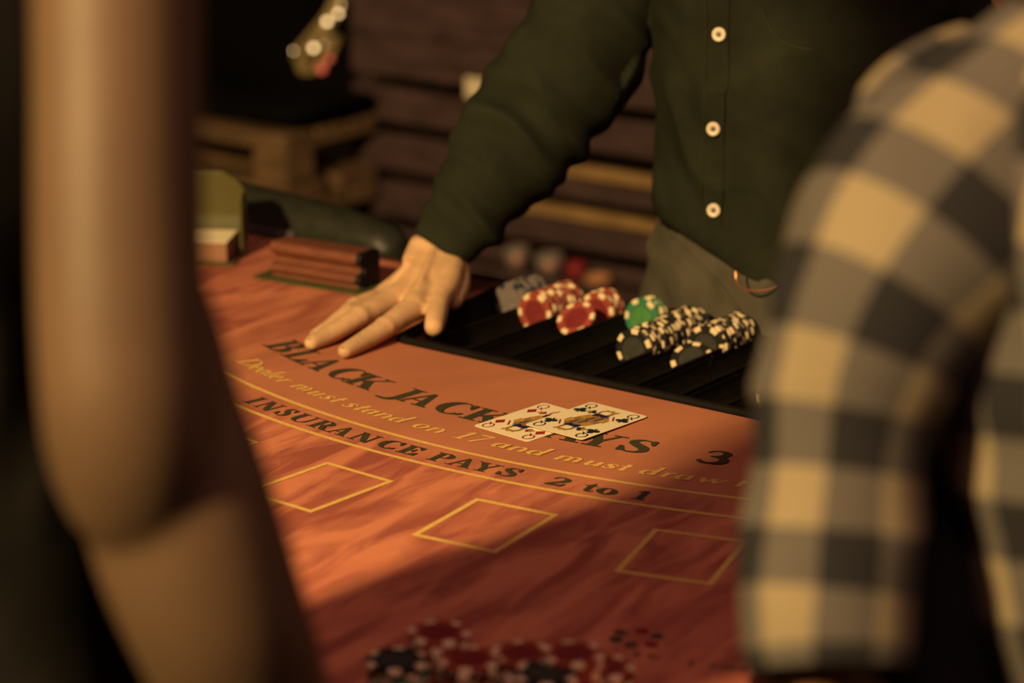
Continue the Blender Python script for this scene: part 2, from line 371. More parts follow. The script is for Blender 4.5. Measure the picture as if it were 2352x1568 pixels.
G['B'] = (.86, [R_(.12, 0, .33, 1), R_(0, 0, .48, s_), R_(0, 1-s_, .46, 1), R_(.3, .50, .5, .55)] + ring(.45, .765, .31, .235, .11, .19, -90, 90) + ring(.47, .27, .38, .27, .16, .225, -90, 90))
G['P'] = (.84, [R_(.12, 0, .34, 1), R_(0, 0, .48, s_), R_(0, 1-s_, .46, 1), R_(.3, .45, .48, .50)] + ring(.46, .725, .38, .275, .15, .228, -90, 90))
G['R'] = (1.0, [R_(.12, 0, .33, 1), R_(0, 0, .46, s_), R_(0, 1-s_, .46, 1), R_(.3, .48, .48, .53)] + ring(.46, .74, .34, .26, .13, .215, -90, 90) + [[(.40, .50), (.62, .50), (.86, .06), (1.0, s_), (1.0, 0), (.66, 0)]])
G['A'] = (1.0, [[(.13, s_), (.19, s_), (.50, .98), (.45, 1.0)], [(.43, 1.02), (.54, 1.02), (.90, s_), (.66, s_)], R_(.24, .32, .70, .37), R_(0, 0, .30, s_), R_(.55, 0, 1.0, s_)])
G['C'] = (.92, ring(.48, .5, .48, .52, .28, .475, 42, 318, .545, 40) + [[(.90, .98), (.90, .64), (.86, .64), (.72, .93), (.80, .97), (.86, .98)], [(.80, .10), (.90, .26), (.93, .24), (.84, .06)]])
G['K'] = (1.06, [R_(.12, 0, .33, 1), R_(0, 0, .46, s_), R_(0, 1-s_, .46, 1), [(.3, .36), (.37, .38), (.90, .96), (.82, .96)], [(.40, .50), (.55, .67), (.98, s_), (.70, s_)], R_(.66, 1-s_, 1.02, 1), R_(.60, 0, 1.06, s_)])
G['J'] = (.72, [R_(.40, .16, .62, 1), R_(.26, 1-s_, .74, 1)] + stroke([(.51, .3, .22), (.50, .08, .20), (.38, -.10, .15), (.20, -.16, .09), (0, -.14, .05)], 16))
G['Y'] = (1.1, [[(.10, .96), (.38, .96), (.66, .42), (.44, .40)], [(.88, .96), (.95, .96), (.66, .44), (.58, .44)], R_(.44, 0, .66, .46), R_(0, 1-s_, .50, 1), R_(.74, 1-s_, 1.1, 1), R_(.30, 0, .80, s_)])
G['S'] = (.80, stroke([(.72, .74, .05), (.66, .92, .06), (.46, .985, .05), (.26, .91, .13), (.20, .74, .21), (.38, .57, .25), (.60, .42, .25), (.68, .24, .20), (.58, .07, .09), (.36, .015, .05), (.16, .08, .06), (.08, .24, .05)]) + [[(.72, .98), (.78, .98), (.79, .66), (.74, .66), (.62, .92)], [(.03, .02), (.09, .02), (.2, .1), (.07, .36), (.02, .36)]])
G['U'] = (1.0, [R_(.10, .3, .32, 1), R_(0, 1-s_, .44, 1), R_(.80, .3, .86, 1), R_(.66, 1-s_, 1.0, 1)] + ring(.48, .34, .38, .36, .24, .30, 180, 360, .56))
G['N'] = (1.06, [R_(.12, 0, .18, .95), R_(0, 0, .32, s_), [(.02, 1), (.32, 1), (.93, 0), (.80, 0), (.66, .05)], R_(.86, 0, .93, 1), R_(.72, 1-s_, 1.06, 1)])
G['2'] = (.74, stroke([(.10, .76, .06), (.20, .93, .07), (.40, .97, .07), (.60, .82, .20), (.58, .62, .20), (.40, .40, .12), (.22, .24, .07), (.06, .06, .05)]) + [[(.02, 0), (.62, 0), (.72, .30), (.67, .30), (.58, .17), (.16, .15)]])
G['3'] = (.74, stroke([(.10, .80, .05), (.22, .94, .06), (.40, .97, .06), (.60, .84, .19), (.56, .64, .18), (.36, .53, .05), (.26, .53, .04)]) + stroke([(.30, .53, .04), (.48, .50, .08), (.66, .36, .21), (.62, .13, .20), (.38, .01, .07), (.14, .03, .09), (.06, .14, .10)]))
G['1'] = (.46, [R_(.14, 0, .34, 1), R_(0, 0, .46, s_), [(.02, .86), (.14, .92), (.20, 1), (.14, .82), (.02, .82)]])
G['t'] = (.50, [R_(.14, .16, .33, .70), R_(0, .63, .48, .69), [(.12, .69), (.33, .69), (.33, .96)]] + stroke([(.235, .28, .19), (.24, .12, .18), (.32, .03, .10), (.42, .04, .05), (.50, .14, .04)], 14))
G['o'] = (.68, ring(.34, .34, .34, .36, .13, .31, 0, 360, None, 36))
H = {}                                               # lighter slanted set
H['D'] = (.95, [R_(.12, 0, .26, 1), R_(0, 0, .3, .045), R_(0, .955, .3, 1)] + ring(.30, .5, .62, .5, .47, .455, -90, 90))
H['e'] = (.50, ring(.25, .28, .25, .30, .13, .26, 20, 325, .28) + [R_(.08, .30, .49, .345), [(.36, .30), (.50, .30), (.49, .40), (.44, .50), (.36, .5)]])
H['a'] = (.58, ring(.22, .27, .22, .30, .11, .25, 40, 330, .25) + [R_(.38, .06, .51, .56)] + stroke([(.445, .12, .12), (.47, .02, .07), (.58, .08, .03)], 8))
H['l'] = (.26, [R_(.06, .06, .19, 1)] + stroke([(.125, .1, .12), (.16, .02, .07), (.26, .08, .03)], 8))
H['r'] = (.44, [R_(.08, 0, .21, .54)] + stroke([(.17, .36, .04), (.28, .54, .06), (.40, .53, .10)], 10))
def arch(x): return [R_(x+.30, .06, x+.43, .44)] + stroke([(x+.0, .34, .03), (x+.14, .53, .05), (x+.28, .54, .09), (x+.36, .42, .13)], 12) + stroke([(x+.365, .1, .12), (x+.40, .02, .06), (x+.48, .08, .03)], 8)
H['n'] = (.62, [R_(.06, 0, .19, .56)] + arch(.13))
H['m'] = (.92, [R_(.06, 0, .19, .56)] + arch(.11) + arch(.42))
H['u'] = (.62, [R_(.06, .12, .19, .56), R_(.40, .06, .53, .56)] + stroke([(.125, .16, .13), (.17, .03, .09), (.28, .02, .05), (.42, .2, .03)], 12) + stroke([(.465, .1, .12), (.50, .02, .06), (.60, .08, .03)], 8))
H['s'] = (.42, stroke([(.38, .44, .04), (.30, .55, .04), (.16, .54, .07), (.10, .42, .11), (.22, .30, .14), (.33, .18, .13), (.27, .04, .08), (.12, .01, .05), (.02, .12, .05)], 24))
H['t'] = (.36, [R_(.12, .08, .25, .80), R_(.02, .52, .36, .565)] + stroke([(.185, .14, .13), (.20, .03, .08), (.34, .10, .03)], 8))
H['d'] = (.62, ring(.23, .27, .23, .30, .12, .25, 40, 330, .26) + [R_(.40, .06, .53, 1)] + stroke([(.465, .1, .12), (.50, .02, .06), (.60, .08, .03)], 8))
H['o'] = (.52, ring(.26, .28, .26, .30, .13, .255, 0, 360))
H['w'] = (.92, [[(.02, .54), (.16, .54), (.30, .02), (.20, 0)], [(.20, 0), (.28, 0), (.50, .54), (.44, .54)], [(.40, .54), (.54, .54), (.64, .02), (.55, 0)], [(.55, 0), (.62, 0), (.90, .54), (.82, .54)]])
H['1'] = (.40, [R_(.14, 0, .27, 1), R_(0, 0, .40, .045), [(.0, .84), (.14, .92), (.14, .82)]])
H['7'] = (.50, [R_(0, .88, .50, 1), [(.44, .92), (.50, .92), (.22, 0), (.10, 0)]])
H['6'] = (.60, ring(.30, .30, .30, .31, .15, .265, 0, 360) + stroke([(.06, .34, .13), (.12, .66, .12), (.34, .92, .07), (.50, .98, .04)], 14))
def word(name, glyphs, placed, rbase, cap, material, slant=0.0, z=ZP, bold=.022):
    """placed: (char, start, width) measured along the arc at radius 0.9"""
    for ch, s0, wd in placed:
        gw, polys = glyphs[ch]; V, F = [], []
        for P in polys:
            # split long edges so that letters bend with the arc
            for ex, ey in ((-bold, 0), (bold, 0), (0, -bold*.5), (0, bold*.5)):
                b = len(V)
                for x, y in P:
                    ang = A0 + (s0 + wd*(x+ex)/gw + slant*cap*y)/.9
                    V.append(pol(rbase - cap*(y+ey), ang, z + 3e-6*len(F)))
                F.append(tuple(range(b, b+len(P))))
        bm_o = obj(name, V, F, material)
        bm = bmesh.new(); bm.from_mesh(bm_o.data)
        for fc in bm.faces:
            fc.normal_update()
            if fc.normal.z < 0: fc.normal_flip()
        bm.to_mesh(bm_o.data); bm.free()
        part(bm_o)
word('printed_letter', G, [('B', -.3593, .0365), ('L', -.3190, .0345), ('A', -.2850, .0400), ('C', -.2365, .0340), ('K', -.2047, .0420),
     ('J', -.1447, .0275), ('A', -.1232, .0395), ('C', -.0775, .0345), ('K', -.0400, .0420),
     ('P', .0200, .0330), ('A', .0525, .0405), ('Y', .0860, .0420), ('S', .1310, .0290), ('3', .2090, .0265), ('t', .2600, .0190), ('o', .2810, .0250), ('2', .3230, .0265)], .8258, .0335, M['ink_black'])
word('printed_letter', G, [('I', -.2102, .0088), ('N', -.1950, .0212), ('S', -.1675, .0130), ('U', -.1490, .0232), ('R', -.1232, .0225), ('A', -.1012, .0225), ('N', -.0745, .0225), ('C', -.0445, .0185), ('E', -.0216, .0180),
     ('P', .0096, .0175), ('A', .0282, .0228), ('Y', .0496, .0224), ('S', .0752, .0160), ('2', .1192, .0165), ('t', .1496, .0108), ('o', .1622, .0165), ('1', .1930, .0110)], .9286, .0205, M['ink_black'])
Y = []
for ch, s in (('D', -.3218), ('e', -.2970), ('a', -.2835), ('l', -.2690), ('e', -.2600), ('r', -.2460), ('m', -.2225), ('u', -.1960), ('s', -.1765), ('t', -.1640), ('s', -.1440), ('t', -.1310), ('a', -.1190), ('n', -.1030), ('d', -.0845),
              ('o', -.0555), ('n', -.0395), ('1', -.0075), ('7', .0072), ('a', .0322), ('n', .0490), ('d', .0680), ('m', .0955), ('u', .1232), ('s', .1415), ('t', .1540), ('d', .1745), ('r', .1930), ('a', .2060), ('w', .2250), ('t', .2560), ('o', .2685), ('1', .2990), ('6', .3120)):
    Y.append((ch, s, H[ch][0]*.0262))
word('printed_letter', H, Y, .8715, .0205, M['ink_yellow'], .22)
# maker's mark near the players' side: six printed discs and small letters
def disc(c, r, n=28): return [c + Vector((r*math.cos(2*PI*i/n), r*math.sin(2*PI*i/n), 0)) for i in range(n)], [tuple(range(n))]
for (x, y), mk in (((.0731, 1.5405), 'ink_black'), ((.0697, 1.5290), 'ink_green'), ((.0795, 1.5191), 'ink_black'), ((.0879, 1.5428), 'ink_red'), ((.0977, 1.5338), 'ink_black'), ((.0932, 1.5205), 'ink_red')):
    part(obj('printed_disc', *disc(Vector((x, y, ZP)), .0047), M[mk]))
def small_text(items, rb, cap):
    L = [(ch, ((math.atan2(y-CY, x-CX)) - A0)*.9 - wd/2, wd) for ch, x, y, wd in items]
    word('printed_letter', G, L, rb, cap, M['ink_green'])
small_text([('E', .0803, 1.4970, .0042), ('N', .0906, 1.4935, .0066)], 1.2175, .0068)
small_text([('I', .1163, 1.4861, .0028), ('C', .1304, 1.4798, .0046), ('A', .1370, 1.4778, .0048), ('R', .1425, 1.4764, .0048), ('S', .1486, 1.4743, .0042)], 1.2205, .0062)

# ------------------------------------------------------------------ chip tray with half-round channels
tray = empty('chip_tray', uv(.227, .11, -.02)); tag(tray, 'black plastic chip tray with long channels sunk into the table', 'chip tray')
PITCHU, U0 = .0475, .0020
ridges = [U0 - PITCHU/2 + PITCHU*k for k in range(0, 11)]
def tray_profile():
    prof = [(-.040, .002), (-.024, .002)]
    for k in range(10):
        uc = U0 + PITCHU*k
        for i in range(13):
            a = PI + PI*i/12; prof.append((uc + .0205*math.cos(a), -.0015 + .0205*math.sin(a)))
    prof += [(ridges[-1]+.004, .002), (.496, .002)]
    return prof
PR = tray_profile(); nP = len(PR); V, F = [], []
def inset(a, b):                                     # tray narrows towards the players
    lo, hi = -.040*(b/.223), .454+.040*(b/.223)
    return min(max(a, lo), hi)
vs = [.0, .008, .016] + [.016+.195*i/10 for i in range(1, 11)] + [.219, .223]
for b in vs:
    for a, z in PR:
        zz = z if .010 < b < .217 else .002
        V.append(uv(inset(a, b), b, zz))
for j in range(len(vs)-1):
    for i in range(nP-1): F.append((j*nP+i, j*nP+i+1, (j+1)*nP+i+1, (j+1)*nP+i))
part(obj('channel_bed', V, F, M['tray']), tray)
ro = TR; ri = [(a*(1-.03)+.227*.03, min(max(b, .012), .211)) for a, b in TR]
rimv = []
for (a0, b0), (a1, b1) in zip(TR, ri): rimv.append((uv(a0, b0), uv(a1, b1)))
rp = [(-.040, .223), (.0, .004), (.454, .004), (.494, .223)]
rim_path = [uv(-.036, .219, .002), uv(-.018, .11, .002), uv(-.001, .016, .002), uv(.006, .005, .002), uv(.018, .003, .002), uv(.1, .003, .002), uv(.227, .003, .002), uv(.36, .003, .002), uv(.436, .003, .002), uv(.448, .005, .002), uv(.455, .016, .002), uv(.472, .11, .002), uv(.490, .219, .002)]
v, f, _ = loft([(p.x, p.y, p.z, .0045, .0045) for p in rim_path], (0, 0, 1), 10, 5)
part(obj('rim', v, f, M['tray'], smooth=True), tray)
for k in range(1, 10):
    r = ridges[k]
    part(bevel(obj('ridge', *boxg(uv(r, .114, .0005), TU*.0018, TV*.101, (0, 0, .0022)), M['tray']), .001), tray)

# ------------------------------------------------------------------ poker chips
CR, CT = .0197, .0033
def chip_mesh(name, mats, spots=True, sp_deg=24, nsp=6, extra=False):
    """axis along z, centre at origin"""
    n = 72; rad = [.0, .0122, .0128, .0150, .0190, CR]; V, F, fm = [], [], []
    def prof():
        h = CT/2
        return [(0.0001, h-.0003), (.0122, h-.0003), (.0130, h), (.0152, h), (.0190, h), (CR, h-.0005), (CR, -h+.0005), (.0190, -h), (.0152, -h), (.0130, -h), (.0122, -h+.0003), (.0001, -h+.0003)]
    P = prof(); m = len(P)
    for r, z in P:
        for k in range(n): V.append((r*math.cos(2*PI*k/n), r*math.sin(2*PI*k/n), z))
    for j in range(m-1):
        for k in range(n):
            F.append((j*n+k, (j+1)*n+k, (j+1)*n+(k+1) % n, j*n+(k+1) % n))
            a = (k+.5)*360/n; q = (a + 360/nsp/2) % (360/nsp) - 360/nsp/2
            q2 = a % (360/nsp) - 360/nsp/2
            mi = 0
            if j in (0, 10): mi = 2
            elif j in (3, 4, 5, 6, 7) and abs(q) < sp_deg/2: mi = 1 if spots else 0
            elif extra and j in (3, 7) and abs(q2) < 5: mi = 1
            fm.append(mi)
    me_o = obj(name, V, F, mats, None, False, fm); me = me_o.data; bpy.data.objects.remove(me_o); return me
CM = {}
for k, (a, b, c, ex) in {'red': ('chip_red', 'chip_spot', 'chip_red_in', False), 'green': ('chip_green', 'chip_spot', 'chip_green_in', True), 'black': ('chip_black', 'chip_spot', 'chip_black_in', True), 'grey': ('chip_grey', 'chip_blue', 'chip_grey', False)}.items():
    CM[k] = (chip_mesh('chip_'+k, [M[a], M[b], M[c]], True, 24, 6, ex), chip_mesh('chip_plain_'+k, [M[a], M[b], M[c]], False, 24, 6, False), a, b, c)
def spot_mesh():
    V, F = [], []; h = CT/2+.00012; seg = 6
    prof = [(.0152, h), (.0190, h), (CR+.0001, h-.0005), (CR+.0001, -h+.0005), (.0190, -h), (.0152, -h)]
    for r, z in prof:
        for k in range(seg+1):
            a = math.radians(-12+24*k/seg); V.append((r*math.cos(a), r*math.sin(a), z))
    for j in range(len(prof)-1):
        for k in range(seg): F.append((j*(seg+1)+k, (j+1)*(seg+1)+k, (j+1)*(seg+1)+k+1, j*(seg+1)+k+1))
    o = obj('edge_spot', V, F, None); me = o.data; bpy.data.objects.remove(o); return me
SPOT = {}
def inlay_mesh():
    V = [(.0121*math.cos(2*PI*k/40), .0121*math.sin(2*PI*k/40), z) for z in (CT/2-.0004, CT/2-.00012) for k in range(40)]
    F = [tuple(range(39, -1, -1)), tuple(range(40, 80))] + [(k, (k+1) % 40, 40+(k+1) % 40, 40+k) for k in range(40)]
    o = obj('inlay', V, F, None); me = o.data; bpy.data.objects.remove(o); return me
INLAY = {}
for k in CM:
    me = spot_mesh(); me.materials.append(M[CM[k][3]]); SPOT[k] = me
    me = inlay_mesh(); me.materials.append(M[CM[k][4]]); INLAY[k] = me
def chip(kind, loc, axis, spin, label, group, detailed=False):
    me = CM[kind][1 if detailed else 0]
    o = bpy.data.objects.new('poker_chip', me); COL.objects.link(o)
    q = Vector(axis).normalized().to_track_quat('Z', 'Y')
    o.rotation_mode = 'QUATERNION'; o.rotation_quaternion = q @ Matrix.Rotation(spin, 3, 'Z').to_quaternion(); o.location = loc
    tag(o, label, 'poker chip', group)
    if detailed:
        for i in range(6):
            s = bpy.data.objects.new('edge_spot', SPOT[kind]); COL.objects.link(s); s.parent = o; s.rotation_euler = (0, 0, i*PI/3)
        s = bpy.data.objects.new('inlay', INLAY[kind]); COL.objects.link(s); s.parent = o
    return o
AX = -TV
def row(kind, uc, v0, v1, lab_row, lab_front, group, z=.001, lean=.10, jit=.0012):
    n = int((v1-v0)/CT); b = v0
    for i in range(n):
        tilt = lean*(0.4+0.6*math.sin(i*.9+uc*50)) if i else .03
        ax = (AX + Vector((0, 0, tilt)) + TU*random.uniform(-.05, .05)).normalized()
        p = uv(uc + random.uniform(-jit, jit), b + CT/2, z + (random.uniform(-.0004, .0012) if i else 0)); b += CT*random.choice((1.0, 1.0, 1.05, 1.25))
        if b > v1: break
        chip(kind, p, ax, random.uniform(0, 1.05), lab_front if i == 0 else lab_row, None if i == 0 else group, i == 0)
row('grey', .0035, .178, .222, 'pale grey chip behind the foremost grey one in the tray', 'pale grey chip at the front of the leftmost tray row', 'grey chips in the tray')
row('red', .0475, .158, .222, 'red chip with cream spots in the left red row, behind its front chip', 'red chip facing forward at the front of the left red row', 'left red row of chips')
row('red', .0945, .198, .224, 'red chip with cream spots in the shorter red row, behind its front chip', 'red chip facing forward beside the green chips', 'right red row of chips')
row('green', .1440, .205, .224, 'green chip with cream spots standing behind the front green one', 'bright green chip facing forward, front of the green row', 'green chips in the tray')
row('black', .1990, .110, .215, 'black chip with cream spots in the long row behind its front chip', 'black chip with large grey centre at the front of its row', 'left black row of chips', lean=.12)
chip('black', uv(.2480, .133, -.005), AX*.55 + TU*.15 + Vector((0, 0, .8)), .5, 'black chip slumped low at the front of the right black row', None, True)
row('black', .2465, .160, .222, 'black chip with cream spots in the row nearest the plaid sleeve', 'upright foremost black chip of the row nearest the plaid sleeve', 'right black row of chips', lean=.14)
chip('red', uv(.0985, .158, .004), AX + Vector((0, 0, 1.15)), .3, 'red chip lying tilted alone in a tray channel', None, True)
chip('red', uv(.3820, .062, .001), AX, .2, 'red chip standing alone, half hidden by the plaid sleeve', None, True)
# stacks on the players' side, in shade
def stack(px, py, n, kinds, label, top_label, group, z=None):
    top = n*CT; p = onz(px, py, top)
    for i in range(n):
        k = kinds[i % len(kinds)] if isinstance(kinds, list) else kinds
        t = i == n-1
        chip(k, (p.x + random.uniform(-.0012, .0012), p.y + random.uniform(-.0012, .0012), CT/2 + i*CT), (0, 0, 1), random.uniform(0, 1), top_label if t else (k + ' ' + label if isinstance(kinds, list) else label), None if t else group, t)
stack(1012, 1452, 12, 'red', 'red chip under the top one in the rearmost foreground stack', 'top red chip of the rearmost foreground stack', 'rearmost foreground stack')
stack(915, 1512, 10, ['red', 'black', 'green', 'green', 'black', 'green', 'green', 'green', 'black', 'black'], 'chip in the leftmost foreground stack, below its top', 'top black chip of the leftmost foreground stack', 'leftmost foreground stack')
stack(1078, 1512, 10, ['red', 'red', 'black'], 'chip in the foreground stack just right of the leftmost one, below its top', 'top chip of the foreground stack just right of the leftmost one', 'second foreground stack')
stack(1200, 1496, 9, ['red', 'black', 'red'], 'chip in the middle foreground stack, below its top', 'top chip of the middle foreground stack', 'middle foreground stack')
stack(1318, 1498, 11, 'red', 'red chip in the tall foreground stack left of the printed discs, below its top', 'top red chip of the foreground stack left of the printed discs', 'tall red foreground stack')
stack(1255, 1545, 10, ['red', 'black'], 'chip in the nearest foreground stack, below its top', 'top chip of the nearest foreground stack', 'nearest foreground stack')
stack(1385, 1528, 6, ['black', 'red'], 'chip in the rightmost, lowest foreground stack, below its top', 'top red chip of the rightmost, lowest foreground stack', 'rightmost foreground stack')

# ------------------------------------------------------------------ the two queens
def rounded_rect(L, Wd, r, n=6):
    P = []
    for sx, sy, a0 in ((1, 1, 0), (-1, 1, 90), (-1, -1, 180), (1, -1, 270)):
        for i in range(n+1):
            a = math.radians(a0+90*i/n); P.append((sx*(L/2-r)+r*math.cos(a), sy*(Wd/2-r)+r*math.sin(a)))
    return P
QG = ring(.36, .55, .36, .45, .25, .36, 0, 360, None, 30) + stroke([(.34, .34, .06), (.46, .30, .10), (.56, .10, .11), (.76, -.02, .05)], 12)
def club_polys(s):
    out = []
    for cx, cy in ((0, .30), (-.26, -.08), (.26, -.08)):
        out.append([(s*(cx+.25*math.cos(2*PI*i/18)), s*(cy+.25*math.sin(2*PI*i/18))) for i in range(18)])
    out.append([(-.05*s, .1*s), (.05*s, .1*s), (.07*s, -.3*s), (.2*s, -.5*s), (-.2*s, -.5*s), (-.07*s, -.3*s)])
    return out
def diamond_polys(s): return [[(0, .52*s), (.38*s, 0), (0, -.52*s), (-.38*s, 0)]]
def playing_card(name, x, y, th, z, tilt, suit, label):
    L, Wd, h = .0889, .0635, .0003
    root = obj(name, *prism(rounded_rect(L, Wd, .0036), 0, h), M['card'])
    root.location = (x, y, z); root.rotation_euler = (0, tilt, th); tag(root, label, 'playing card')
    pm = M['pip_black'] if suit == 'club' else M['pip_red']
    pip = club_polys if suit == 'club' else diamond_polys
    def flat(nm, polys, m, zz=h+.00008):
        V, F = [], []
        for P in polys:
            ar = sum(P[i][0]*P[(i+1) % len(P)][1]-P[(i+1) % len(P)][0]*P[i][1] for i in range(len(P)))
            if ar < 0: P = P[::-1]
            b = len(V); V += [(px_, py_, zz + 1e-6*len(F)) for px_, py_ in P]; F.append(tuple(range(b, b+len(P))))
        o = obj(nm, V, F, m); o.parent = root; return o
    # letters: 'up' of each index points to the nearer short edge
    def place(polys, s, cx, cy, up):                 # up=-1: up is -x ; up=+1: up is +x
        out = []
        for P in polys:
            out.append([(cx + up*s*py_, cy - up*s*px_) for px_, py_ in P])
        return out
    qs = .0140
    for up in (-1, 1):
        for sy in (-1, 1):
            cy = sy*(Wd/2-.0085)
            flat('index_letter', place([[(a-.37, b-.5) for a, b in P] for P in QG], qs, up*(L/2-.0105), cy, up), pm)
            flat('index_pip', place(pip(1.0), .0125, up*(L/2-.0245), cy, up), pm)
    for up in (-1, 1):
        flat('frame_pip', place(pip(1.0), .0095, up*(L/2-.0225), up*(.0118), up), pm)
    # double-headed court figure
    def both(nm, polys, m, zz):
        out = []
        for up in (-1, 1):
            for P in polys: out.append([(up*a, up*b) for a, b in P])
        return flat(nm, out, m, zz)
    z1, z2, z3 = h+.00005, h+.0001, h+.00015
    both('robe', [[(0, -.0135), (.012, -.0140), (.018, -.0105), (.0205, -.003), (.019, .005), (.011, .010), (0, .0135)]], M['court_brown'], z1)
    both('sleeve', [[(.001, -.016), (.011, -.0165), (.014, -.011), (.004, -.0085)], [(.002, .004), (.012, .002), (.015, .009), (.004, .013)]], M['court_gold'], z2)
    both('collar', [[(.013, -.006), (.021, -.009), (.0235, 0), (.020, .007), (.013, .005), (.016, -.001)], [(.003, -.007), (.012, -.0085), (.013, -.007), (.004, -.0052)], [(.0, .0005), (.009, -.002), (.010, -.0005), (.001, .0025)]], M['court_blue'], z2)
    both('hair', [[(.021, -.0075), (.031, -.0075), (.033, .004), (.029, .007), (.021, .0065)]], M['court_brown'], z2)
    both('face', [[(.0215, -.004), (.030, -.0045), (.0305, .002), (.027, .0045), (.0215, .003)]], M['card'], z3)
    both('crown', [[(.031, -.009), (.0355, -.0085), (.034, -.0045), (.0362, -.001), (.034, .002), (.0350, .005), (.031, .005)]], M['court_gold'], z3)
    both('flower', [[(.018, .0135), (.023, .012), (.025, .0155), (.020, .0175)]], M['court_gold'], z3)
    both('trim', [[(.0125, -.0175), (.022, -.011), (.0235, -.012), (.013, -.019)]], M['pip_red'], z2)
    return root
playing_card('playing_card', .0205, 1.9984, .8162, .0003, 0.0, 'diamond', 'queen of diamonds lying face up, half under the other card')
playing_card('playing_card', .0636, 1.9974, .8498, .0018, .012, 'club', 'queen of clubs lying face up on top of the red queen')

# ------------------------------------------------------------------ wooden block, discard holder, padded bar at the far end
blk = empty('card_rest', uv(-.225, .130, 0)); tag(blk, 'grooved reddish mahogany block with black end on the felt', 'wooden block')
b0, b1 = onz(622, 640), onz(818, 672); dirb = (b1-b0); Lb = dirb.length; dirb.normalize(); nb = Vector((-dirb.y, dirb.x, 0))
prof = [(.002, .003), (.004, .0065), (-.001, .0085), (-.003, .0125), (-.001, .0165), (.007, .0190), (.009, .0225), (.007, .0265), (.001, .0285), (-.001, .0335), (.001, .0385), (.005, .040), (.030, .040), (.034, .036), (.034, .003)]
V = [b0 + dirb*s + nb*a + Vector((0, 0, z)) for s in (0, Lb) for a, z in prof]; n = len(prof)
F = [tuple(range(n)), tuple(range(2*n-1, n-1, -1))] + [(i, n+i, n+(i+1) % n, (i+1) % n) for i in range(n)]
keep(bevel(obj('moulding', V, F, M['mahogany']), .0008), blk)
V = [b0 + dirb*s + nb*(a*1.06-.001) + Vector((0, 0, z*1.02)) for s in (Lb+.0002, Lb+.0062) for a, z in prof]
keep(bevel(obj('end_cap', V, F, M['black']), .0008), blk)
keep(obj('base_pad', *boxg(b0 + dirb*(Lb/2) + nb*.015 + Vector((0, 0, .0016)), dirb*(Lb/2+.016), nb*.024, (0, 0, .0014)), M['green_felt']), blk)

hold = empty('discard_holder', onz(500, 608)); tag(hold, 'yellow-green clear plastic card holder standing by the wooden block', 'card holder')
a0 = onz(536, 612)
dh = Vector((1, -.10, 0)).normalized(); nh = Vector((-dh.y, dh.x, 0))
pts = [(0, 0), (0, .070), (-.007, .080), (-.022, .088), (-.072, .088), (-.088, .080), (-.094, .070), (-.094, 0)]; n = len(pts)
def pane(shape, off, th, nm):
    k = len(shape); V = [a0 + dh*a + nh*(off+t) + Vector((0, 0, z)) for t in (0, th) for a, z in shape]
    F = [tuple(range(k)), tuple(range(2*k-1, k-1, -1))] + [(i, k+i, k+(i+1) % k, (i+1) % k) for i in range(k)]
    return keep(bevel(obj(nm, V, F, M['acrylic']), .0006), hold)
pane(pts, .064, .004, 'back_panel')
v, f = boxg(a0 + dh*.0015 + nh*.050 + Vector((0, 0, .034)), dh*.0016, nh*.0138, (0, 0, .034)); keep(bevel(obj('side_panel', v, f, M['acrylic']), .0006), hold)
v, f = boxg(a0 + dh*-.047 + nh*.032 + Vector((0, 0, .0015)), dh*.047, nh*.0318, (0, 0, .0015)); keep(obj('floor_panel', v, f, M['acrylic']), hold)
dk = empty('card_deck', a0 + dh*-.052 + nh*.032 + Vector((0, 0, .003))); tag(dk, 'stack of used cards with a cream top inside the plastic holder', 'card deck')
c0 = a0 + dh*-.052 + nh*.031
keep(bevel(obj('cards', *boxg(c0 + Vector((0, 0, .014)), dh*.045, nh*.029, (0, 0, .0105)), M['card_side']), .0008), dk)
keep(bevel(obj('top_card', *boxg(c0 + Vector((0, 0, .0250)), dh*.045, nh*.029, (0, 0, .0004)), M['card']), .0003), dk)

bar = empty('padded_bar', uv(-.42, .262, -.02)); tag(bar, 'dark padded bar along the far table edge behind the wooden block', 'padded bar')
sec = [(*uv(a, .287, zc), ra, rb) for a, zc, ra, rb in ((-.222, -.004, .004, .004), (-.226, -.004, .016, .012), (-.236, -.003, .024, .019), (-.26, .001, .028, .026), (-.34, .005, .030, .031), (-.46, .008, .030, .034), (-.62, .010, .030, .034), (-.76, .010, .030, .034), (-.768, .010, .01, .01))]
v, f, _ = loft(sec, (0, 0, 1), 20, 5); keep(obj('cushion', v, f, M['vinyl'], smooth=True), bar)
keep(bevel(obj('base_strip', *boxg(uv(-.56, .2520, -.006), TU*.21, TV*.0035, (0, 0, .014)), M['rail_base']), .002), bar)

# ------------------------------------------------------------------ figures: shared pieces
def head_parts(c, face, s=1.0):
    """c: middle of the skull, face: horizontal direction it looks"""
    c = Vector(c); f = Vector((face[0], face[1], 0)).normalized(); r = Vector((f.y, -f.x, 0)); up = Vector((0, 0, 1)); P = []
    def E(a, b, z, ra, rb, rz):
        v, fc = ellipsoid((0, 0, 0), ra*s, rb*s, rz*s)
        q = c + r*(a*s) + f*(b*s) + up*(z*s)
        return [q + r*p.x + f*p.y + up*p.z for p in v], fc
    P.append(E(0, -.010, .03, .075, .092, .085)); P.append(E(0, .012, -.04, .060, .070, .075)); P.append(E(0, .040, -.085, .035, .035, .030))
    P.append(capsule([(c+f*(.085*s)+up*(.02*s), .008*s), (c+f*(.104*s)-up*(.02*s), .013*s)]))
    for e in (-1, 1):
        P.append(E(e*.076, -.012, .0, .010, .020, .032)); P.append(E(e*.030, .078, .040, .024, .014, .009))
    P.append(E(0, .080, -.058, .025, .016, .008))
    P.append(capsule([(c - f*(.015*s) - up*(.06*s), .052*s), (c - f*(.03*s) - up*(.20*s), .056*s)]))
    return P
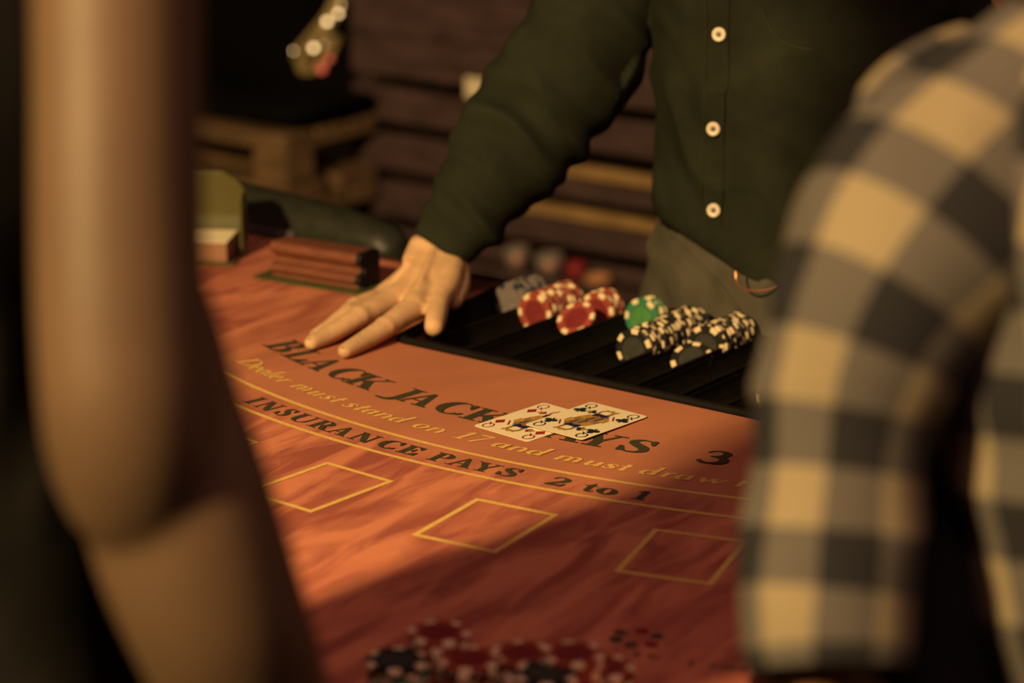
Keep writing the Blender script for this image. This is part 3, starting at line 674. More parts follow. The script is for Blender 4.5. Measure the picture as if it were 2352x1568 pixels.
def hair_cap(c, face, s=1.0):
    c = Vector(c); f = Vector((face[0], face[1], 0)).normalized(); r = Vector((f.y, -f.x, 0)); up = Vector((0, 0, 1)); P = []
    for b, z, ra, rb, rz in ((-.020, .045, .083, .096, .085), (-.050, .0, .078, .070, .095), (-.055, -.06, .06, .05, .07)):
        v, fc = ellipsoid((0, 0, 0), ra*s, rb*s, rz*s); q = c + f*(b*s) + up*(z*s)
        P.append(([q + r*p.x + f*p.y + up*p.z for p in v], fc))
    return P
def hand_parts(b, d, up, side):
    """relaxed hand: wrist b, direction d, back of the hand towards up, thumb on side*(d x up)"""
    b = Vector(b); d = Vector(d).normalized(); s = d.cross(Vector(up)).normalized()*side; u = Vector(up).normalized(); P = []
    for o, l in ((.028, .072), (.010, .080), (-.010, .075), (-.029, .060)):
        k0 = b + s*(o*.75) + d*.015; k1 = b + s*(o*1.05) + d*.085
        P.append(capsule([(k0, .0145), (k1, .0120)], 12))
        P.append(capsule([(k1, .0098), (k1 + d*(l*.5) - u*.005, .0086), (k1 + d*(l*.88) - u*.022, .0070)], 12))
    P.append(capsule([(b + s*.022 + d*.015, .0145), (b + s*.050 + d*.052 - u*.008, .0108), (b + s*.060 + d*.088 - u*.015, .0086)], 12))
    return P
def folds(p, axis, amp, f1, f2):
    """soft cloth folds running across the given axis"""
    ax = Vector(axis).normalized(); t = p.dot(ax); q = p - ax*t
    wv = noise.noise(q*9.0 + Vector((3.1, 1.7, 5.5)))*.05
    a = noise.noise(Vector(((t+wv)*f1, q.x*f2, q.y*f2+q.z*f2)))
    b = noise.noise(Vector(((t+wv)*f1*2.1+7, q.x*f2*1.6, q.z*f2*1.6)))
    a = (1-abs(a)*2.2)
    return amp*(a*.7 + b*.5)

# ------------------------------------------------------------------ the dealer
dealer = empty('person', (.277, 2.368, -.76))
tag(dealer, 'person in a dark green shirt and olive trousers resting a hand on the felt', 'person')
FD = Vector((-math.sin(math.radians(47)), -math.cos(math.radians(47)), 0)); RD = Vector((FD.y, -FD.x, 0)); CD = Vector((.286, 2.382, 0))
def dpart(o): return keep(o, dealer)
# hand joints (right hand, palm down)
WR = W(1010, 588, 2.45)
MCPs = {'index': (W(950, 706, 2.365), .0115), 'middle': (W(903, 690, 2.395), .0115), 'ring': (W(866, 680, 2.425), .0108), 'little': (W(852, 664, 2.455), .0095)}
def dn(px, py, z): return onz(px, py, z)
FING = {
 'index': [(W(950, 706, 2.365), 0.0130), (dn(884, 752, .0165), 0.0106), (dn(830, 785, .0105), 0.0091), (dn(792, 806, .0078), 0.0075)],
 'middle': [(W(903, 690, 2.395), 0.0132), (dn(826, 727, .0190), 0.0108), (dn(765, 763, .0115), 0.0094), (dn(716, 787, .0078), 0.0077)],
 'ring': [(W(880, 694, 2.42), 0.0121), (dn(802, 722, .0170), 0.0099), (dn(758, 752, .0100), 0.0088), (dn(727, 770, .0070), 0.0073)],
 'little': [(W(874, 684, 2.445), 0.0105), (dn(815, 703, .0130), 0.0088), (dn(786, 727, .0085), 0.0079), (dn(768, 741, .0062), 0.0066)]}
parts = []
for k, ch in FING.items():
    parts.append(capsule(ch, 14))
    base = {'index': W(1004, 622, 2.432), 'middle': W(992, 614, 2.44), 'ring': W(978, 612, 2.45), 'little': W(970, 612, 2.455)}[k]
    parts.append(capsule([(base, .0150), ((base+ch[0][0])/2 + Vector((0, 0, -.003)), .0145), (ch[0][0], ch[0][1]*1.08)], 14))
    parts.append(ellipsoid(ch[1][0] + Vector((0, 0, .0008)), ch[1][1]*1.10, ch[1][1]*1.10, ch[1][1]*1.02, 12, 8))
    # nail bed
    d = (ch[3][0]-ch[2][0]).normalized(); parts.append(ellipsoid(ch[3][0] + Vector((0, 0, .0026)), ch[3][1]*.72, ch[3][1]*.72, .0042, 10, 6))
# back of the hand: one broad mass under the knuckles
kn = [FING[k][0][0] for k in ('index', 'middle', 'ring', 'little')]; km = (kn[0]+kn[3])/2 + Vector((0, 0, -.003)); hw_ = (W(1006, 596, 2.447) - Vector((0, 0, .004)))
hx = (hw_-km); ac = (kn[0]-kn[3]).normalized(); nz_ = ac.cross(hx).normalized()
if nz_.z < 0: nz_ = -nz_
parts.append(loft([(*(km - hx*.02), .030, .0085), (*(km + hx*.12), .037, .0125), (*(km + hx*.4), .040, .0160), (*(km + hx*.7), .0365, .0185), (*(km + hx*1.0), .0300, .0190)], nz_, 24, 5)[:2])
# tendons
for k in ('index', 'middle', 'ring'):
    b = W(1000, 590, 2.44) if k == 'index' else W(985, 585, 2.445) if k == 'middle' else W(974, 584, 2.45)
    m = FING[k][0][0]; parts.append(capsule([(b + Vector((0, 0, .014)), .0035), ((b+m)/2 + Vector((0, 0, .0105)), .0032), (m + Vector((0, 0, .0085)), .0035)], 8))
# thumb
parts.append(capsule([(W(1035, 618, 2.43), .0150), (W(1026, 655, 2.405), .0138), (W(1010, 690, 2.375), .0112), (W(1003, 722, 2.350), .0108), (W(997, 750, 2.332), .0098)], 14))
parts.append(capsule([(W(1050, 622, 2.44), .0135), (W(1052, 655, 2.425), .0125), (W(1042, 690, 2.40), .0095)], 12))
# forearm, wrist flattened
v, f, _ = loft([(*W(980, 625, 2.43), .028, .014), (*W(996, 597, 2.447), .0300, .018), (*W(1014, 562, 2.455), .0295, .020), (*W(1088, 468, 2.455), .031, .022), (*W(1190, 320, 2.46), .036, .028), (*W(1330, 110, 2.46), .040, .030), (*W(1440, -130, 2.46), .042, .034), (*W(1500, -450, 2.46), .046, .042)], (0.55, .3, 1), 22, 5)
parts.append((v, f))
# shoulders, chest, neck, head under the shirt
def tors(levels, n=30):
    return loft([((CD + FD*o).x, (CD + FD*o).y, z, a, b) for z, a, b, o in levels], FD, n, 5)[:2]
parts.append(tors([(-.02, .145, .10, 0), (.15, .145, .10, 0), (.35, .165, .105, .01), (.50, .185, .105, .02), (.57, .12, .085, .02), (.62, .06, .06, .02)]))
parts += head_parts(CD + FD*.05 + Vector((0, 0, .80)), FD)
SHL = CD - RD*.19 + Vector((0, 0, .52))
lel = W(2235, 10, 2.33)
lwr = W(2520, -120, 2.19); parts.append(capsule([(SHL, .05), (lel, .036), ((lel+lwr)/2, .034), (lwr, .027)], 16)); parts += hand_parts(lwr, lwr-lel, (0, 0, 1), -1)
body = union('body', parts, .0022, M['skin_dealer'], None, 9); dpart(body)
dpart(union('hair', hair_cap(CD + FD*.05 + Vector((0, 0, .80)), FD), .006, M['hair'], None, 5))
# finger nails
for k, ch in FING.items():
    d = (ch[3][0]-ch[2][0]).normalized(); s = d.cross(Vector((0, 0, 1))).normalized(); u = s.cross(d).normalized()
    c = ch[3][0] + u*(ch[3][1]*.80) + d*.0015
    V = [c + d*(.0052*math.cos(2*PI*i/14)) + s*(.0042*math.sin(2*PI*i/14)) + u*(-.0012*abs(math.sin(2*PI*i/14))) for i in range(14)] + [c + u*.0006]
    dpart(obj('fingernail', V, [(i, (i+1) % 14, 14) for i in range(14)], M['skin_dealer'], smooth=True))
# shirt: torso and sleeves grown together, with folds
sl = [((941, 543), (1074, 610)), ((968, 494), (1128, 552)), ((1003, 432), (1188, 486)), ((1024, 388), (1240, 428)), ((1040, 325), (1310, 352)), ((1082, 270), (1360, 290)), ((1128, 192), (1420, 215)), ((1180, 122), (1470, 150)), ((1215, 41), (1500, 80)), ((1262, -30), (1540, 10)), ((1330, -160), (1600, -120))]
dep = [2.448, 2.45, 2.452, 2.455, 2.458, 2.46, 2.46, 2.46, 2.46, 2.46, 2.46]
secs = []
for (a, b), d in zip(sl, dep):
    c = W((a[0]+b[0])/2, (a[1]+b[1])/2, d); r = (W(*b, d)-W(*a, d)).length/2
    secs.append((c.x, c.y, c.z, r*.97, min(r*.86, .058)))
# carry on to the shoulder
SHR = CD + RD*.185 + Vector((0, 0, .50))
secs += [((SHR.x*.5+secs[-1][0]*.5), (SHR.y*.5+secs[-1][1]*.5), (SHR.z*.5+secs[-1][2]*.5), .066, .064), (SHR.x, SHR.y, SHR.z, .07, .07)]
slv, slf, _ = loft(secs, FW, 36, 6)
# turned-in cuff lip
shirt_parts = [(slv, slf)]
shirt_parts.append(tors([(.082, .150, .108, 0), (.095, .160, .117, 0), (.16, .160, .118, 0), (.24, .163, .118, .003), (.33, .170, .120, .008), (.43, .186, .122, .014), (.51, .195, .115, .018), (.555, .15, .10, .02), (.585, .085, .08, .02)], 44))
shirt_parts.append(capsule([(SHL, .066), ((SHL+lel)/2, .058), (lel, .052), (W(2275, 0, 2.31), .047)], 24))
arm_axis = (W(1300, 0, 2.46) - W(1000, 580, 2.45)).normalized()
def shirt_disp(p):
    d_arm = (p - W(1005, 578, 2.45)); t = d_arm.dot(arm_axis); rad = (d_arm - arm_axis*t).length
    if rad < .09 and t < .42 and p.x < .16:
        k = min(1, max(0, t-.012)/.03)
        return folds(p, arm_axis + Vector((.25, 0, .25)), .0115*k, 23, 9)
    return folds(p, (0.35, 0, 1), .0075, 15, 5) + .0020*noise.noise(p*26)
def shirt_warp(p):                                   # the hem hangs lower towards his left side
    if p.z < .14 and p.x > .10: p.z -= max(0, min(.10, p.x-.165))*.55*min(1, (.14-p.z)/.05)
    return p
shirt = union('shirt', shirt_parts, .0030, M['shirt_green'], None, 3, shirt_disp, shirt_warp); dpart(shirt)
# surface point of the shirt front at a given pixel
dg = bpy.context.evaluated_depsgraph_get()
def on_shirt(px, py, off=.0):
    o_ = Vector((0, 0, CAMH)); d_ = (W(px, py, 1.0)-o_).normalized()
    ok, loc, nrm, _ = shirt.ray_cast(o_ - shirt.matrix_world.translation, d_)
    return (loc + nrm*off, nrm) if ok else (W(px, py, 2.36), -FD)
bpy.context.view_layer.update()
def put(verts, faces, m, name, base, nrm, parent, rot=0.0, smooth=False):
    q = Vector(nrm).to_track_quat('Z', 'Y').to_matrix()
    return keep(obj(name, [Vector(base) + q @ (Matrix.Rotation(rot, 3, 'Z') @ Vector(v)) for v in verts], faces, m, smooth=smooth), parent)
def revolve(prof, n=28):
    V, F = [], []
    for r, z in prof:
        for k in range(n): V.append((r*math.cos(2*PI*k/n), r*math.sin(2*PI*k/n), z))
    for j in range(len(prof)-1):
        for k in range(n): F.append((j*n+k, (j*n+(k+1) % n), (j+1)*n+(k+1) % n, (j+1)*n+k))
    return V, F
for px, py in ((1658, 78), (1645, 293), (1646, 481)):
    c, nr = on_shirt(px, py, .0036); nr = (nr*.4 + (-FW)*.6).normalized()
    bt = put(*revolve([(.0001, .0), (.0064, .0), (.0068, .0010), (.0064, .0022), (.0052, .0024), (.0040, .0017), (.0001, .0017)]), M['button'], 'shirt_button', c, nr, shirt, 0, True)
    put(*revolve([(.0001, .0020), (.0026, .0020), (.0026, .0016)], 14), M['button_in'], 'button_centre', c, nr, bt)
# placket: a narrow raised strip down the front, with a stitched edge
def ribbon(pts, wdt, thick, m, name, parent):
    P = [on_shirt(px, py, .0) for px, py in pts]; V, F = [], []
    for i, (c, nr) in enumerate(P):
        t = (P[min(i+1, len(P)-1)][0] - P[max(i-1, 0)][0]).normalized(); s = t.cross(nr).normalized()
        nr = s.cross(t).normalized()
        if nr.dot(FW) > 0: nr = -nr
        V += [c - s*wdt/2 - nr*.001, c - s*wdt/2 + nr*thick, c + s*wdt/2 + nr*thick, c + s*wdt/2 - nr*.001]
    for i in range(len(P)-1):
        for k in range(4): F.append((4*i+k, 4*i+(k+1) % 4, 4*i+4+(k+1) % 4, 4*i+4+k))
    return keep(obj(name, V, F, m, smooth=False), parent)
ribbon([(1652-.02*max(0, y-80)-(6 if y > 200 else 0), y) for y in range(-60, 520, 12)], .026, .0010, M['shirt_green'], 'placket', shirt)
ribbon([(1624-.03*max(0, y-80), y) for y in range(-60, 500, 12)], .0012, .0016, M['thread'], 'placket_seam', shirt)
ribbon([(1752, 20), (1762, 50), (1778, 76), (1800, 96), (1830, 108), (1866, 114)], .0012, .0012, M['thread'], 'pocket_seam', shirt)
# cuff band
def cuff():
    k = 6; ring_ = slv; return None
c0_ = Vector(secs[0][:3]); tdir = (Vector(secs[1][:3])-c0_).normalized()
# trousers with hips and two legs
hp = [(.112, .130, .085, 0), (.105, .146, .098, 0), (.086, .164, .110, 0), (.03, .178, .116, -.002), (-.05, .184, .118, -.004), (-.10, .182, .118, -.004)]
tp = [tors(hp, 40)]
for e in (-1, 1):
    tp.append(loft([(*(CD + RD*(e*.085) + Vector((0, 0, z))), a, a*1.05) for z, a in ((-.04, .094), (-.2, .086), (-.4, .070), (-.6, .060), (-.756, .058))], FD, 24, 5)[:2])
def tr_disp(p): return folds(p, (.55, .1, .8), .0070, 15, 6)
trousers = union('trousers', tp, .004, M['trousers'], None, 3, tr_disp); dpart(trousers)
def on_obj(o_b, px, py, off=0.0, dflt=2.36):
    o_ = Vector((0, 0, CAMH)); d_ = (W(px, py, 1.0)-o_).normalized()
    ok, loc, nrm, _ = o_b.ray_cast(o_ - o_b.matrix_world.translation, d_)
    return (loc + nrm*off, nrm) if ok else (W(px, py, dflt), -FW)
bpy.context.view_layer.update()
v, f, _ = loft([(*(CD + RD*(.157*math.cos(a)) + FD*(.1125*math.sin(a)) + Vector((0, 0, .083))), .0025, .016) for a in [2*PI*i/40 for i in range(41)]], (0, 0, 1), 10, 1, cap=False)
dpart(obj('belt', v, f, M['leather'], smooth=True))
# pocket edge on the trousers, and the little copper chain
def on_tr(px, py): return on_obj(trousers, px, py, .002)[0]
v, f = tube([on_tr(*p) for p in ((1548, 545), (1580, 580), (1625, 622), (1668, 668), (1700, 712))], .0016, 6, 4); keep(obj('pocket_edge', v, f, M['trousers'], smooth=True), trousers)
v, f = tube([W(1690, 622, 2.335), W(1691, 640, 2.334), W(1697, 655, 2.334), W(1712, 664, 2.334), W(1732, 668, 2.334), W(1760, 666, 2.334), W(1790, 658, 2.334)], .0011, 6, 5)
dpart(obj('belt_chain', v, f, M['copper'], smooth=True))

# ------------------------------------------------------------------ player at the left, seen as a bare arm
left = empty('person', (-.295, 1.15, -.76)); tag(left, 'person in black standing at the near left with a bare bent arm', 'person')
LC = Vector((-.295, 1.15, 0)); FL = Vector((.55, .83, 0)).normalized(); RL = Vector((FL.y, -FL.x, 0))
def limb(rows, flat=.98):
    out = []
    for px, py, d, r in rows:
        c = W(px, py, d); R = r/FPX*d; out.append((c.x, c.y, c.z, R, R*flat))
    return loft(out, FW, 30, 6)[:2]
lp = [limb([(250, -760, 1.06, 235), (262, -450, 1.055, 215), (268, -100, 1.05, 200), (270, 200, 1.05, 196), (272, 500, 1.05, 198), (280, 760, 1.05, 200), (292, 930, 1.052, 200), (312, 1050, 1.062, 196), (338, 1140, 1.075, 176), (356, 1200, 1.085, 130)])]
lp.append(limb([(318, 560, 1.09, 60), (322, 620, 1.09, 130), (336, 760, 1.088, 172), (358, 920, 1.085, 194), (392, 1090, 1.085, 218), (440, 1260, 1.09, 222), (500, 1420, 1.10, 210), (560, 1570, 1.12, 194), (612, 1720, 1.14, 178), (690, 1930, 1.19, 150), (740, 2090, 1.25, 122)]))
# hand beyond the frame
HB = W(740, 2090, 1.25); HD = (HB - W(690, 1930, 1.19)).normalized(); HS = HD.cross(Vector((0, 0, 1))).normalized(); HU = HS.cross(HD)
for i, (o, l) in enumerate(((-.030, .062), (-.010, .075), (.010, .080), (.028, .072))):
    k0 = HB + HS*o*.8 + HD*.02; k1 = HB + HS*o*1.05 + HD*.085
    lp.append(capsule([(k0, .014), (k1, .012)], 12)); lp.append(capsule([(k1, .0095), (k1 + HD*(l*.5) - HU*.006, .0085), (k1 + HD*(l*.85) - HU*.024, .007)], 12))
lp.append(capsule([(HB + HS*.03 + HD*.02, .014), (HB + HS*.055 + HD*.055 - HU*.008, .0105), (HB + HS*.062 + HD*.09 - HU*.016, .0085)], 12))
lp.append(loft([(*(LC + Vector((0, 0, z))), a, b) for z, a, b in ((.47, .08, .07), (.52, .09, .075), (.58, .098, .068), (.63, .07, .055), (.66, .05, .05))], FL, 24, 4)[:2])
lp.append(capsule([(LC + RL*.10 + Vector((0, 0, .585)), .046), (W(250, -760, 1.06), .044)], 16))
lp += head_parts(LC + Vector((-.05, .03, .80)), FL, .95)
keep(union('body', lp, .0035, M['skin_left'], None, 8), left)
shade_curls = hair_cap(LC + Vector((-.05, .03, .80)), FL, .97)  # unseen hair, bulked out and shifted to shade the dealer's side
rq = random.Random(11); HC = LC + Vector((-.06, .015, .855))
for i in range(60):
    dv_ = Vector((rq.gauss(0, 1), rq.gauss(0, 1), rq.gauss(0, 1))).normalized()
    if dv_.dot(FL) > .55 and dv_.z < .5: continue
    shade_curls.append(ellipsoid(HC + dv_*.092 + (Vector((0, 0, -.05)) if dv_.z < -.3 else Vector()), .042, .042, .042, 10, 7))
shade_curls.append(ellipsoid(HC, .10, .10, .10))
keep(union('hair', shade_curls, .006, M['hair'], None, 3), left)
dv = loft([(*(LC + Vector((-.0*max(0, min(1, (.46-z)/.14)), .045*max(0, min(1, (.46-z)/.14)), z))), a, b) for z, a, b in ((-.755, .16, .14), (-.5, .155, .13), (-.1, .150, .120), (.12, .122, .108), (.28, .117, .104), (.45, .113, .100), (.57, .114, .085), (.62, .090, .068))], FL, 34, 5)[:2]
keep(union('dress', [dv], .006, M['dress'], None, 4, lambda p: folds(p, (1, .3, .1), .006, 14, 3)), left)

# ------------------------------------------------------------------ player at the right in the checked shirt
right = empty('person', (.43, 1.10, -.76)); tag(right, 'person in a black and cream checked shirt leaning at the near right', 'person')
def px_loft(rows, n=48, sub=8, hint=FW, flat=.9):
    S = []
    for px, py, d, r in rows:
        c = W(px, py, d); R = r/FPX*d; S.append((c.x, c.y, c.z, R, R*flat))
    return S
def cloth(name, S, parent, m, hint=FW, n=64, sub=10, amp=.003, f1=16, f2=10, girth=None, uoff=0.0, voff=0.0, cap=False, thick=True):
    v, f, u = loft(S, hint, n, sub, cap)
    nn = n; L = len(v)//nn
    g = girth or (2*PI*sum(s[3] for s in S)/len(S))
    V, UVs = [], []
    for i, p in enumerate(v):
        V.append(p); UVs.append((u[i][0]*g + uoff, u[i][1] + voff))
    # cut the seam so that the pattern does not wrap
    F2, V2, U2 = [], [], []
    for i in range(L):
        for k in range(nn+1):
            V2.append(V[i*nn + k % nn]); U2.append((k/nn*g + uoff, UVs[i*nn][1]))
    for i in range(L-1):
        for k in range(nn): F2.append((i*(nn+1)+k, i*(nn+1)+k+1, (i+1)*(nn+1)+k+1, (i+1)*(nn+1)+k))
    o = obj(name, V2, F2, m, None, True, None, U2)
    me = o.data; ns = [x.normal.copy() for x in me.vertices]
    for x, q in zip(me.vertices, ns):
        pass
    cen = [sum((Vector(V2[i*(nn+1)+k]) for k in range(nn)), Vector())/nn for i in range(L)]
    for i in range(L):
        for k in range(nn+1):
            p = Vector(V2[i*(nn+1)+k]); q = (p-cen[i]).normalized()
            me.vertices[i*(nn+1)+k].co = p + q*folds(p, (.35, .2, 1), amp, f1, f2)
    if thick:
        s = o.modifiers.new('solid', 'SOLIDIFY'); s.thickness = .0015; s.offset = -1
    return keep(o, parent)
SL = px_loft([(2600, 190, 1.24, 250), (2450, 270, 1.22, 285), (2290, 395, 1.20, 310), (2135, 565, 1.185, 310), (2015, 735, 1.175, 255), (1950, 910, 1.17, 208), (1925, 1100, 1.165, 188), (1910, 1300, 1.16, 190), (1900, 1450, 1.155, 188), (1902, 1545, 1.15, 178)])
cloth('sleeve', SL, right, M['plaid'], amp=.0045, girth=.26, uoff=.012, voff=0.0)
TB = [(.36, 1.165, .458, .060, .045), (.357, 1.162, .438, .120, .072), (.356, 1.155, .385, .150, .090), (.362, 1.150, .30, .150, .095), (.378, 1.140, .20, .148, .095), (.405, 1.125, .12, .145, .096), (.432, 1.110, .055, .146, .100)]
cloth('shirt_body', TB, right, M['plaid'], amp=.006, girth=.80, uoff=.02)
SR = [(.44, 1.16, .435, .050, .050), (.50, 1.155, .405, .064, .060), (.545, 1.150, .345, .058, .056), (.565, 1.145, .27, .048, .047), (.572, 1.145, .19, .044, .043), (.575, 1.145, .15, .043, .042)]
cloth('sleeve', SR, right, M['plaid'], amp=.0040, girth=.26)
cl = capsule([(W(2250, 60, 1.30), .024), (W(2130, 150, 1.26), .022), (W(2020, 225, 1.22), .020)], 20)
v, f, u = loft([(*W(2230, 150, 1.27), .022, .016), (*W(2150, 172, 1.255), .020, .016), (*W(2075, 205, 1.24), .017, .014), (*W(2015, 245, 1.225), .012, .010), (*W(1990, 275, 1.215), .004, .004)], FW, 24, 6)
o = obj('shoulder_yoke', v, f, M['plaid'], None, True, None, [(a*.14, b) for a, b in u]); keep(o, right)
rp_ = [loft([(s[0], s[1], s[2], max(.012, s[3]*.60), max(.012, s[4]*.55)) for s in SL], FW, 24, 4)[:2]]
EL = Vector(SL[-1][:3])
rp_.append(capsule([(W(1905, 1400, 1.165), .019), (EL + Vector((0, .012, .0)), .021), (EL + Vector((.03, .09, -.06)), .021), (EL + Vector((.06, .20, -.110)), .019)], 20))
hb = EL + Vector((.06, .20, -.112))
rp_ += hand_parts(hb, (.0, 1, -.06), (0, 0, 1), -1)
rp_.append(capsule([(Vector(SR[1][:3]), .040), (Vector(SR[3][:3]), .030), (Vector(SR[5][:3]) - Vector((0, 0, .02)), .026), (Vector((.545, 1.24, .075)), .025), (Vector((.50, 1.36, .045)), .018)], 18))
rp_ += hand_parts((.50, 1.36, .045), (-.25, 1, -.10), (0, 0, 1), 1)
rp_.append(loft([(s[0], s[1], s[2], s[3]*.8, s[4]*.7) for s in TB], FW, 24, 4)[:2])
NK = Vector((.365, 1.185, .655)); rp_ += head_parts(NK, (-.3, 1), 1.0)
keep(union('body', rp_, .005, M['skin_right'], None, 6), right)
keep(union('hair', hair_cap(NK, (-.3, 1)), .007, M['hair'], None, 5), right)
TE = px_loft([(2260, 820, 1.27, 120), (2215, 980, 1.26, 135), (2180, 1180, 1.25, 130), (2165, 1400, 1.24, 122), (2170, 1650, 1.23, 125), (2220, 1900, 1.23, 180)], flat=1.3)  # made-up dark cloth, fills the shaded gap between sleeve and shirt body
cloth('gap_cloth', TE, right, M['gap_black'], amp=.004, thick=True)
jp = [loft([(.425, 1.112, .085, .118, .078), (.432, 1.108, .03, .132, .092), (.438, 1.10, -.06, .145, .105), (.44, 1.095, -.12, .140, .10)], FW, 28, 5)[:2]]
for e in (-1, 1): jp.append(loft([(.44+e*.068, 1.095, z, a, a) for z, a in ((-.07, .080), (-.25, .074), (-.5, .060), (-.756, .056))], FW, 22, 5)[:2])
keep(union('jeans', jp, .007, M['jeans'], None, 4), right)

# ------------------------------------------------------------------ behind: slatted wall, pallets, odds and ends
slat_wall = empty('slatted_partition', uv(0.3, 1.62, -.76)); tag(slat_wall, 'dark purple-brown partition of horizontal boards behind the dealer', 'partition')
VP = 1.60
def on_v(px, py, vv):                                # point of the plane v = vv on a sight line
    o_ = Vector((0, 0, CAMH)); r = FW + Vector((1, 0, 0))*((px-1176)/FPX) + UPV*((784-py)/FPX)
    t = (vv - (o_-T0).dot(TV))/r.dot(TV); return o_ + r*t
pL = on_v(806, 200, VP); UL = (pL-T0).dot(TU)
gap_z = [on_v(806, y, VP).z for y in (176, 280, 387, 492)]
pz = gap_z[0]-gap_z[1]; gap_h = .021
edges = [gap_z[0] + pz*k for k in range(4, 0, -1)] + gap_z + [gap_z[3] - pz*k for k in range(1, 6)]
UR = UL + 2.3
for i in range(len(edges)-1):
    zt, zb = edges[i], edges[i+1]; gh = gap_h if 3 <= i else .002
    gh_top = gap_h if 4 <= i <= 8 else .002; 
    z1 = zt - gh_top/2; z0 = zb + (gap_h if 3 <= i <= 7 else .002)/2
    if i == 7: z0 += .004
    if i == 8: z1 -= .006
    o = obj('board', *boxg(uv((UL+UR)/2, VP + .009 + random.uniform(-.002, .002), (z0+z1)/2), TU*((UR-UL)/2), TV*.009, (0, 0, (z1-z0)/2)), M['slat']); bevel(o, .003); keep(o, slat_wall)
for a in (UL+.018, UL+.85, UL+1.6, UR-.02):
    keep(bevel(obj('post', *boxg(uv(a, VP+.045, -.34), TU*.018, TV*.026, (0, 0, .41)), M['slat']), .003), slat_wall)
keep(obj('back_sheet', *boxg(uv((UL+UR)/2, VP+.30, -.34), TU*((UR-UL)/2), TV*.005, (0, 0, .41)), M['black']), slat_wall)
# pale boards lying inside, seen through two gaps
for y0, y1, px0 in ((340, 366, 1225), (430, 462, 1195)):
    zc = (on_v(px0+80, y0+12, VP+.05).z + on_v(px0+80, y1+16, VP+.05).z)/2; a0_ = (on_v(px0, y0, VP+.05)-T0).dot(TU)
    keep(bevel(obj('inner_board', *boxg(uv(a0_+.35, VP-.010, zc), TU*.35, TV*.009, (0, 0, .0105)), M['tan_board']), .003), slat_wall)
# things standing on a ledge in the lowest open gap
zg = (on_v(1300, 575, VP).z)
ledge_z = gap_z[3] - .030
keep(bevel(obj('ledge', *boxg(uv(UL+.75, VP-.030, ledge_z-.010), TU*.60, TV*.030, (0, 0, .008)), M['slat']), .002), slat_wall)
def cup(px, name, label, cat, m, m2, r, h):
    p = on_v(px, 560, VP-.030); q = Vector((p.x, p.y, ledge_z-.002))
    v, f = revolve([(.0001, 0), (r*.8, 0), (r, h*.5), (r*1.02, h), (r*.94, h), (r*.8, h*.1), (.0001, h*.1)], 24)
    o = obj(name, v, f, m, smooth=True); o.location = q; tag(o, label, cat)
    if m2:
        v, f = ellipsoid((0, -r*.55, h*.55), r*.5, r*.55, h*.33, 16, 10); b = obj('spot', v, f, m2, smooth=True); b.parent = o
    return o
cup(1187, 'cup', 'pale grey cup with a salmon spot, left one on the ledge behind', 'cup', M['pale_cup'], M['salmon'], .022, .036)
cup(1262, 'cup', 'pale grey cup with a salmon spot, right one on the ledge behind', 'cup', M['pale_cup'], M['salmon'], .024, .034)
cup(1322, 'can', 'dark red can on the ledge behind the dealer', 'can', M['can_red'], None, .018, .026)
cup(1372, 'dish', 'small orange dish on the ledge behind the dealer', 'dish', M['dish'], None, .024, .010)
# paper tag pinned over the top gap
p = on_v(1094, 202, VP-.004)
tg = obj('paper_tag', *boxg((0, 0, 0), TU*.021, TV*.0006, (0, 0, .018)), M['paper']); tg.location = p - TV*.004; bevel(tg, .0004); tag(tg, 'small cream paper tag on the partition beside the green sleeve', 'paper tag')

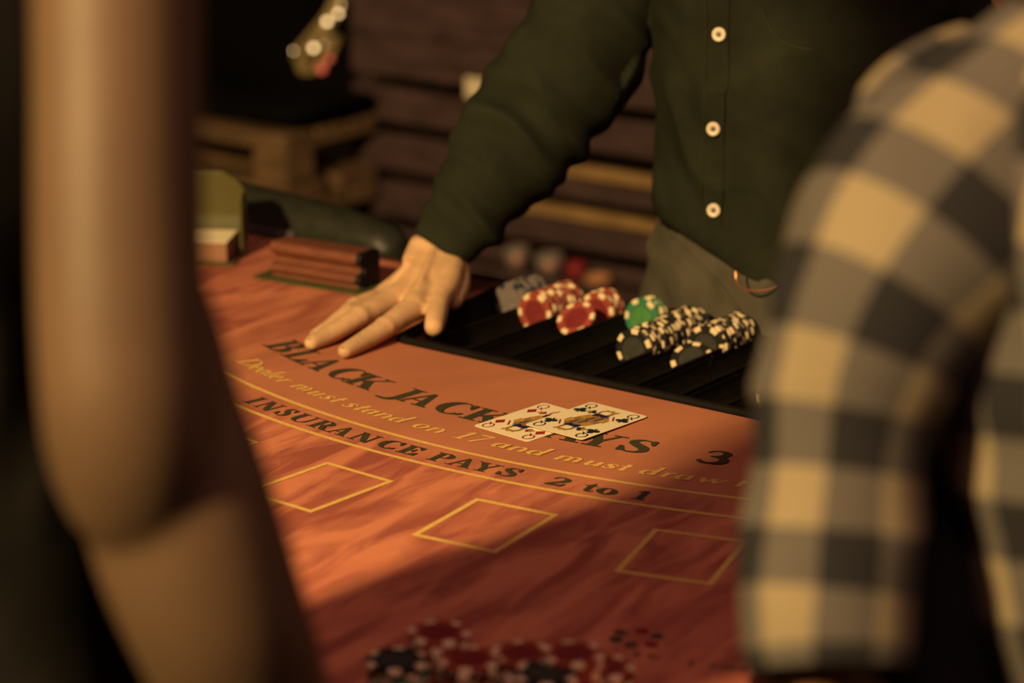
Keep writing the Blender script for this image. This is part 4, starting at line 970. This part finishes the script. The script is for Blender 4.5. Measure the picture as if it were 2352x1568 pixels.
# wooden pallets at the left of the partition
pal = empty('pallet_stack', (0, 0, -.76)); VQ = 1.34
pc = on_v(655, 340, VQ); pal.location = (pc.x, pc.y, -.76); UQ = (pc-T0).dot(TU)
tag(pal, 'stacked bare wooden pallets left of the dark partition', 'pallet stack')
def zq(py): return on_v(655, py, VQ).z
def pb(name, u0, u1, v0, v1, z0, z1): keep(bevel(obj(name, *boxg(uv((u0+u1)/2, (v0+v1)/2, (z0+z1)/2), TU*(abs(u1-u0)/2), TV*(abs(v1-v0)/2), (0, 0, abs(z1-z0)/2)), M['pallet']), .003), pal)
zt, zb1, zb2 = zq(312), zq(352), zq(432)
zl = zb1 - zb2
base = zq(312)
lev = 0; zcur = zt
while zcur > -.74:
    top_h = zt - zb1; bh = zl; lo = zq(432)-zq(470)
    for j in range(3):                               # deck boards
        v0 = VQ + j*.086
        if zcur - top_h < -.76: break
        pb('deck_board', UQ-.95, UQ, v0, v0+.072, zcur-top_h*.5, zcur)
    pb('stringer_board', UQ-.075, UQ-.001, VQ+.002, VQ+.243, max(-.76, zcur-top_h), zcur-top_h*.5-.0005)
    pb('stringer_board', UQ-.95, UQ-.076, VQ+.001, VQ+.07, max(-.76, zcur-top_h), zcur-top_h*.5-.0005)
    zz0 = max(-.76, zcur-top_h-bh)
    for j in range(2):
        for k in range(3):
            if (j, k) != (1, 0) and zcur-top_h-.001 > zz0: pb('block', UQ-.078-.41*k, UQ-.003-.41*k, VQ+.004+.164*j, VQ+.078+.164*j, zz0, zcur-top_h-.001)
    zz1 = max(-.76, zz0-lo)
    if zz0-zz1 > .004:
        for j in range(2): pb('bottom_board', UQ-.95, UQ, VQ+.143*j, VQ+.10+.143*j, zz1, zz0-.001)
    zcur = zz1 - .002
cu = loft([(*uv(UQ-.004-a, VQ+.123, zt+.027), b, c) for a, b, c in ((0, .10, .014), (.010, .116, .022), (.035, .122, .026), (.45, .122, .026), (.90, .122, .026), (.928, .116, .022), (.94, .10, .014))], (0, 0, 1), 32, 3)
cs = obj('seat_cushion', cu[0], cu[1], M['cushion'], smooth=True); tag(cs, 'black cushion lying on the bare wooden pallets', 'cushion')
# hanging bundle of clear tubing with small lights
bun = empty('light_bundle', W(730, 80, 4.38)); tag(bun, 'hanging bundle of clear gold tubing with small warm lights', 'string light')
rnd = random.Random(3)
for i in range(7):
    o = [rnd.uniform(-14, 14), rnd.uniform(-12, 12)]
    P = [(812+o[0], -150+o[1]), (790+o[0]*1.2, -40+o[1]), (758+o[0]*1.3, 30+o[1]), (722+o[0]*1.6, 78+o[1]*1.4), (690+o[0]*1.5, 118+o[1]*1.5), (688+o[1], 150+o[0]*.7), (712+o[1], 168), (742+o[0], 140), (770+o[0], 84)]
    v, f = tube([W(a, b, 4.38+rnd.uniform(-.02, .02)) for a, b in P], .0042, 8, 4); keep(obj('tubing', v, f, M['glass_tube'], smooth=True), bun)
for px, py, m, r in ((777, 31, 'bulb', .0042), (751, 50, 'bulb', .0046), (720, 110, 'bulb', .0046), (674, 117, 'bulb', .0022), (783, 12, 'bulb', .0022), (744, 102, 'bulb', .0014), (738, 158, 'bulb_red', .008), (756, 134, 'bulb_red', .006)):
    v, f = ellipsoid(W(px, py, 4.34), r, r, r, 12, 8); keep(obj('small_bulb', v, f, M[m], smooth=True), bun)
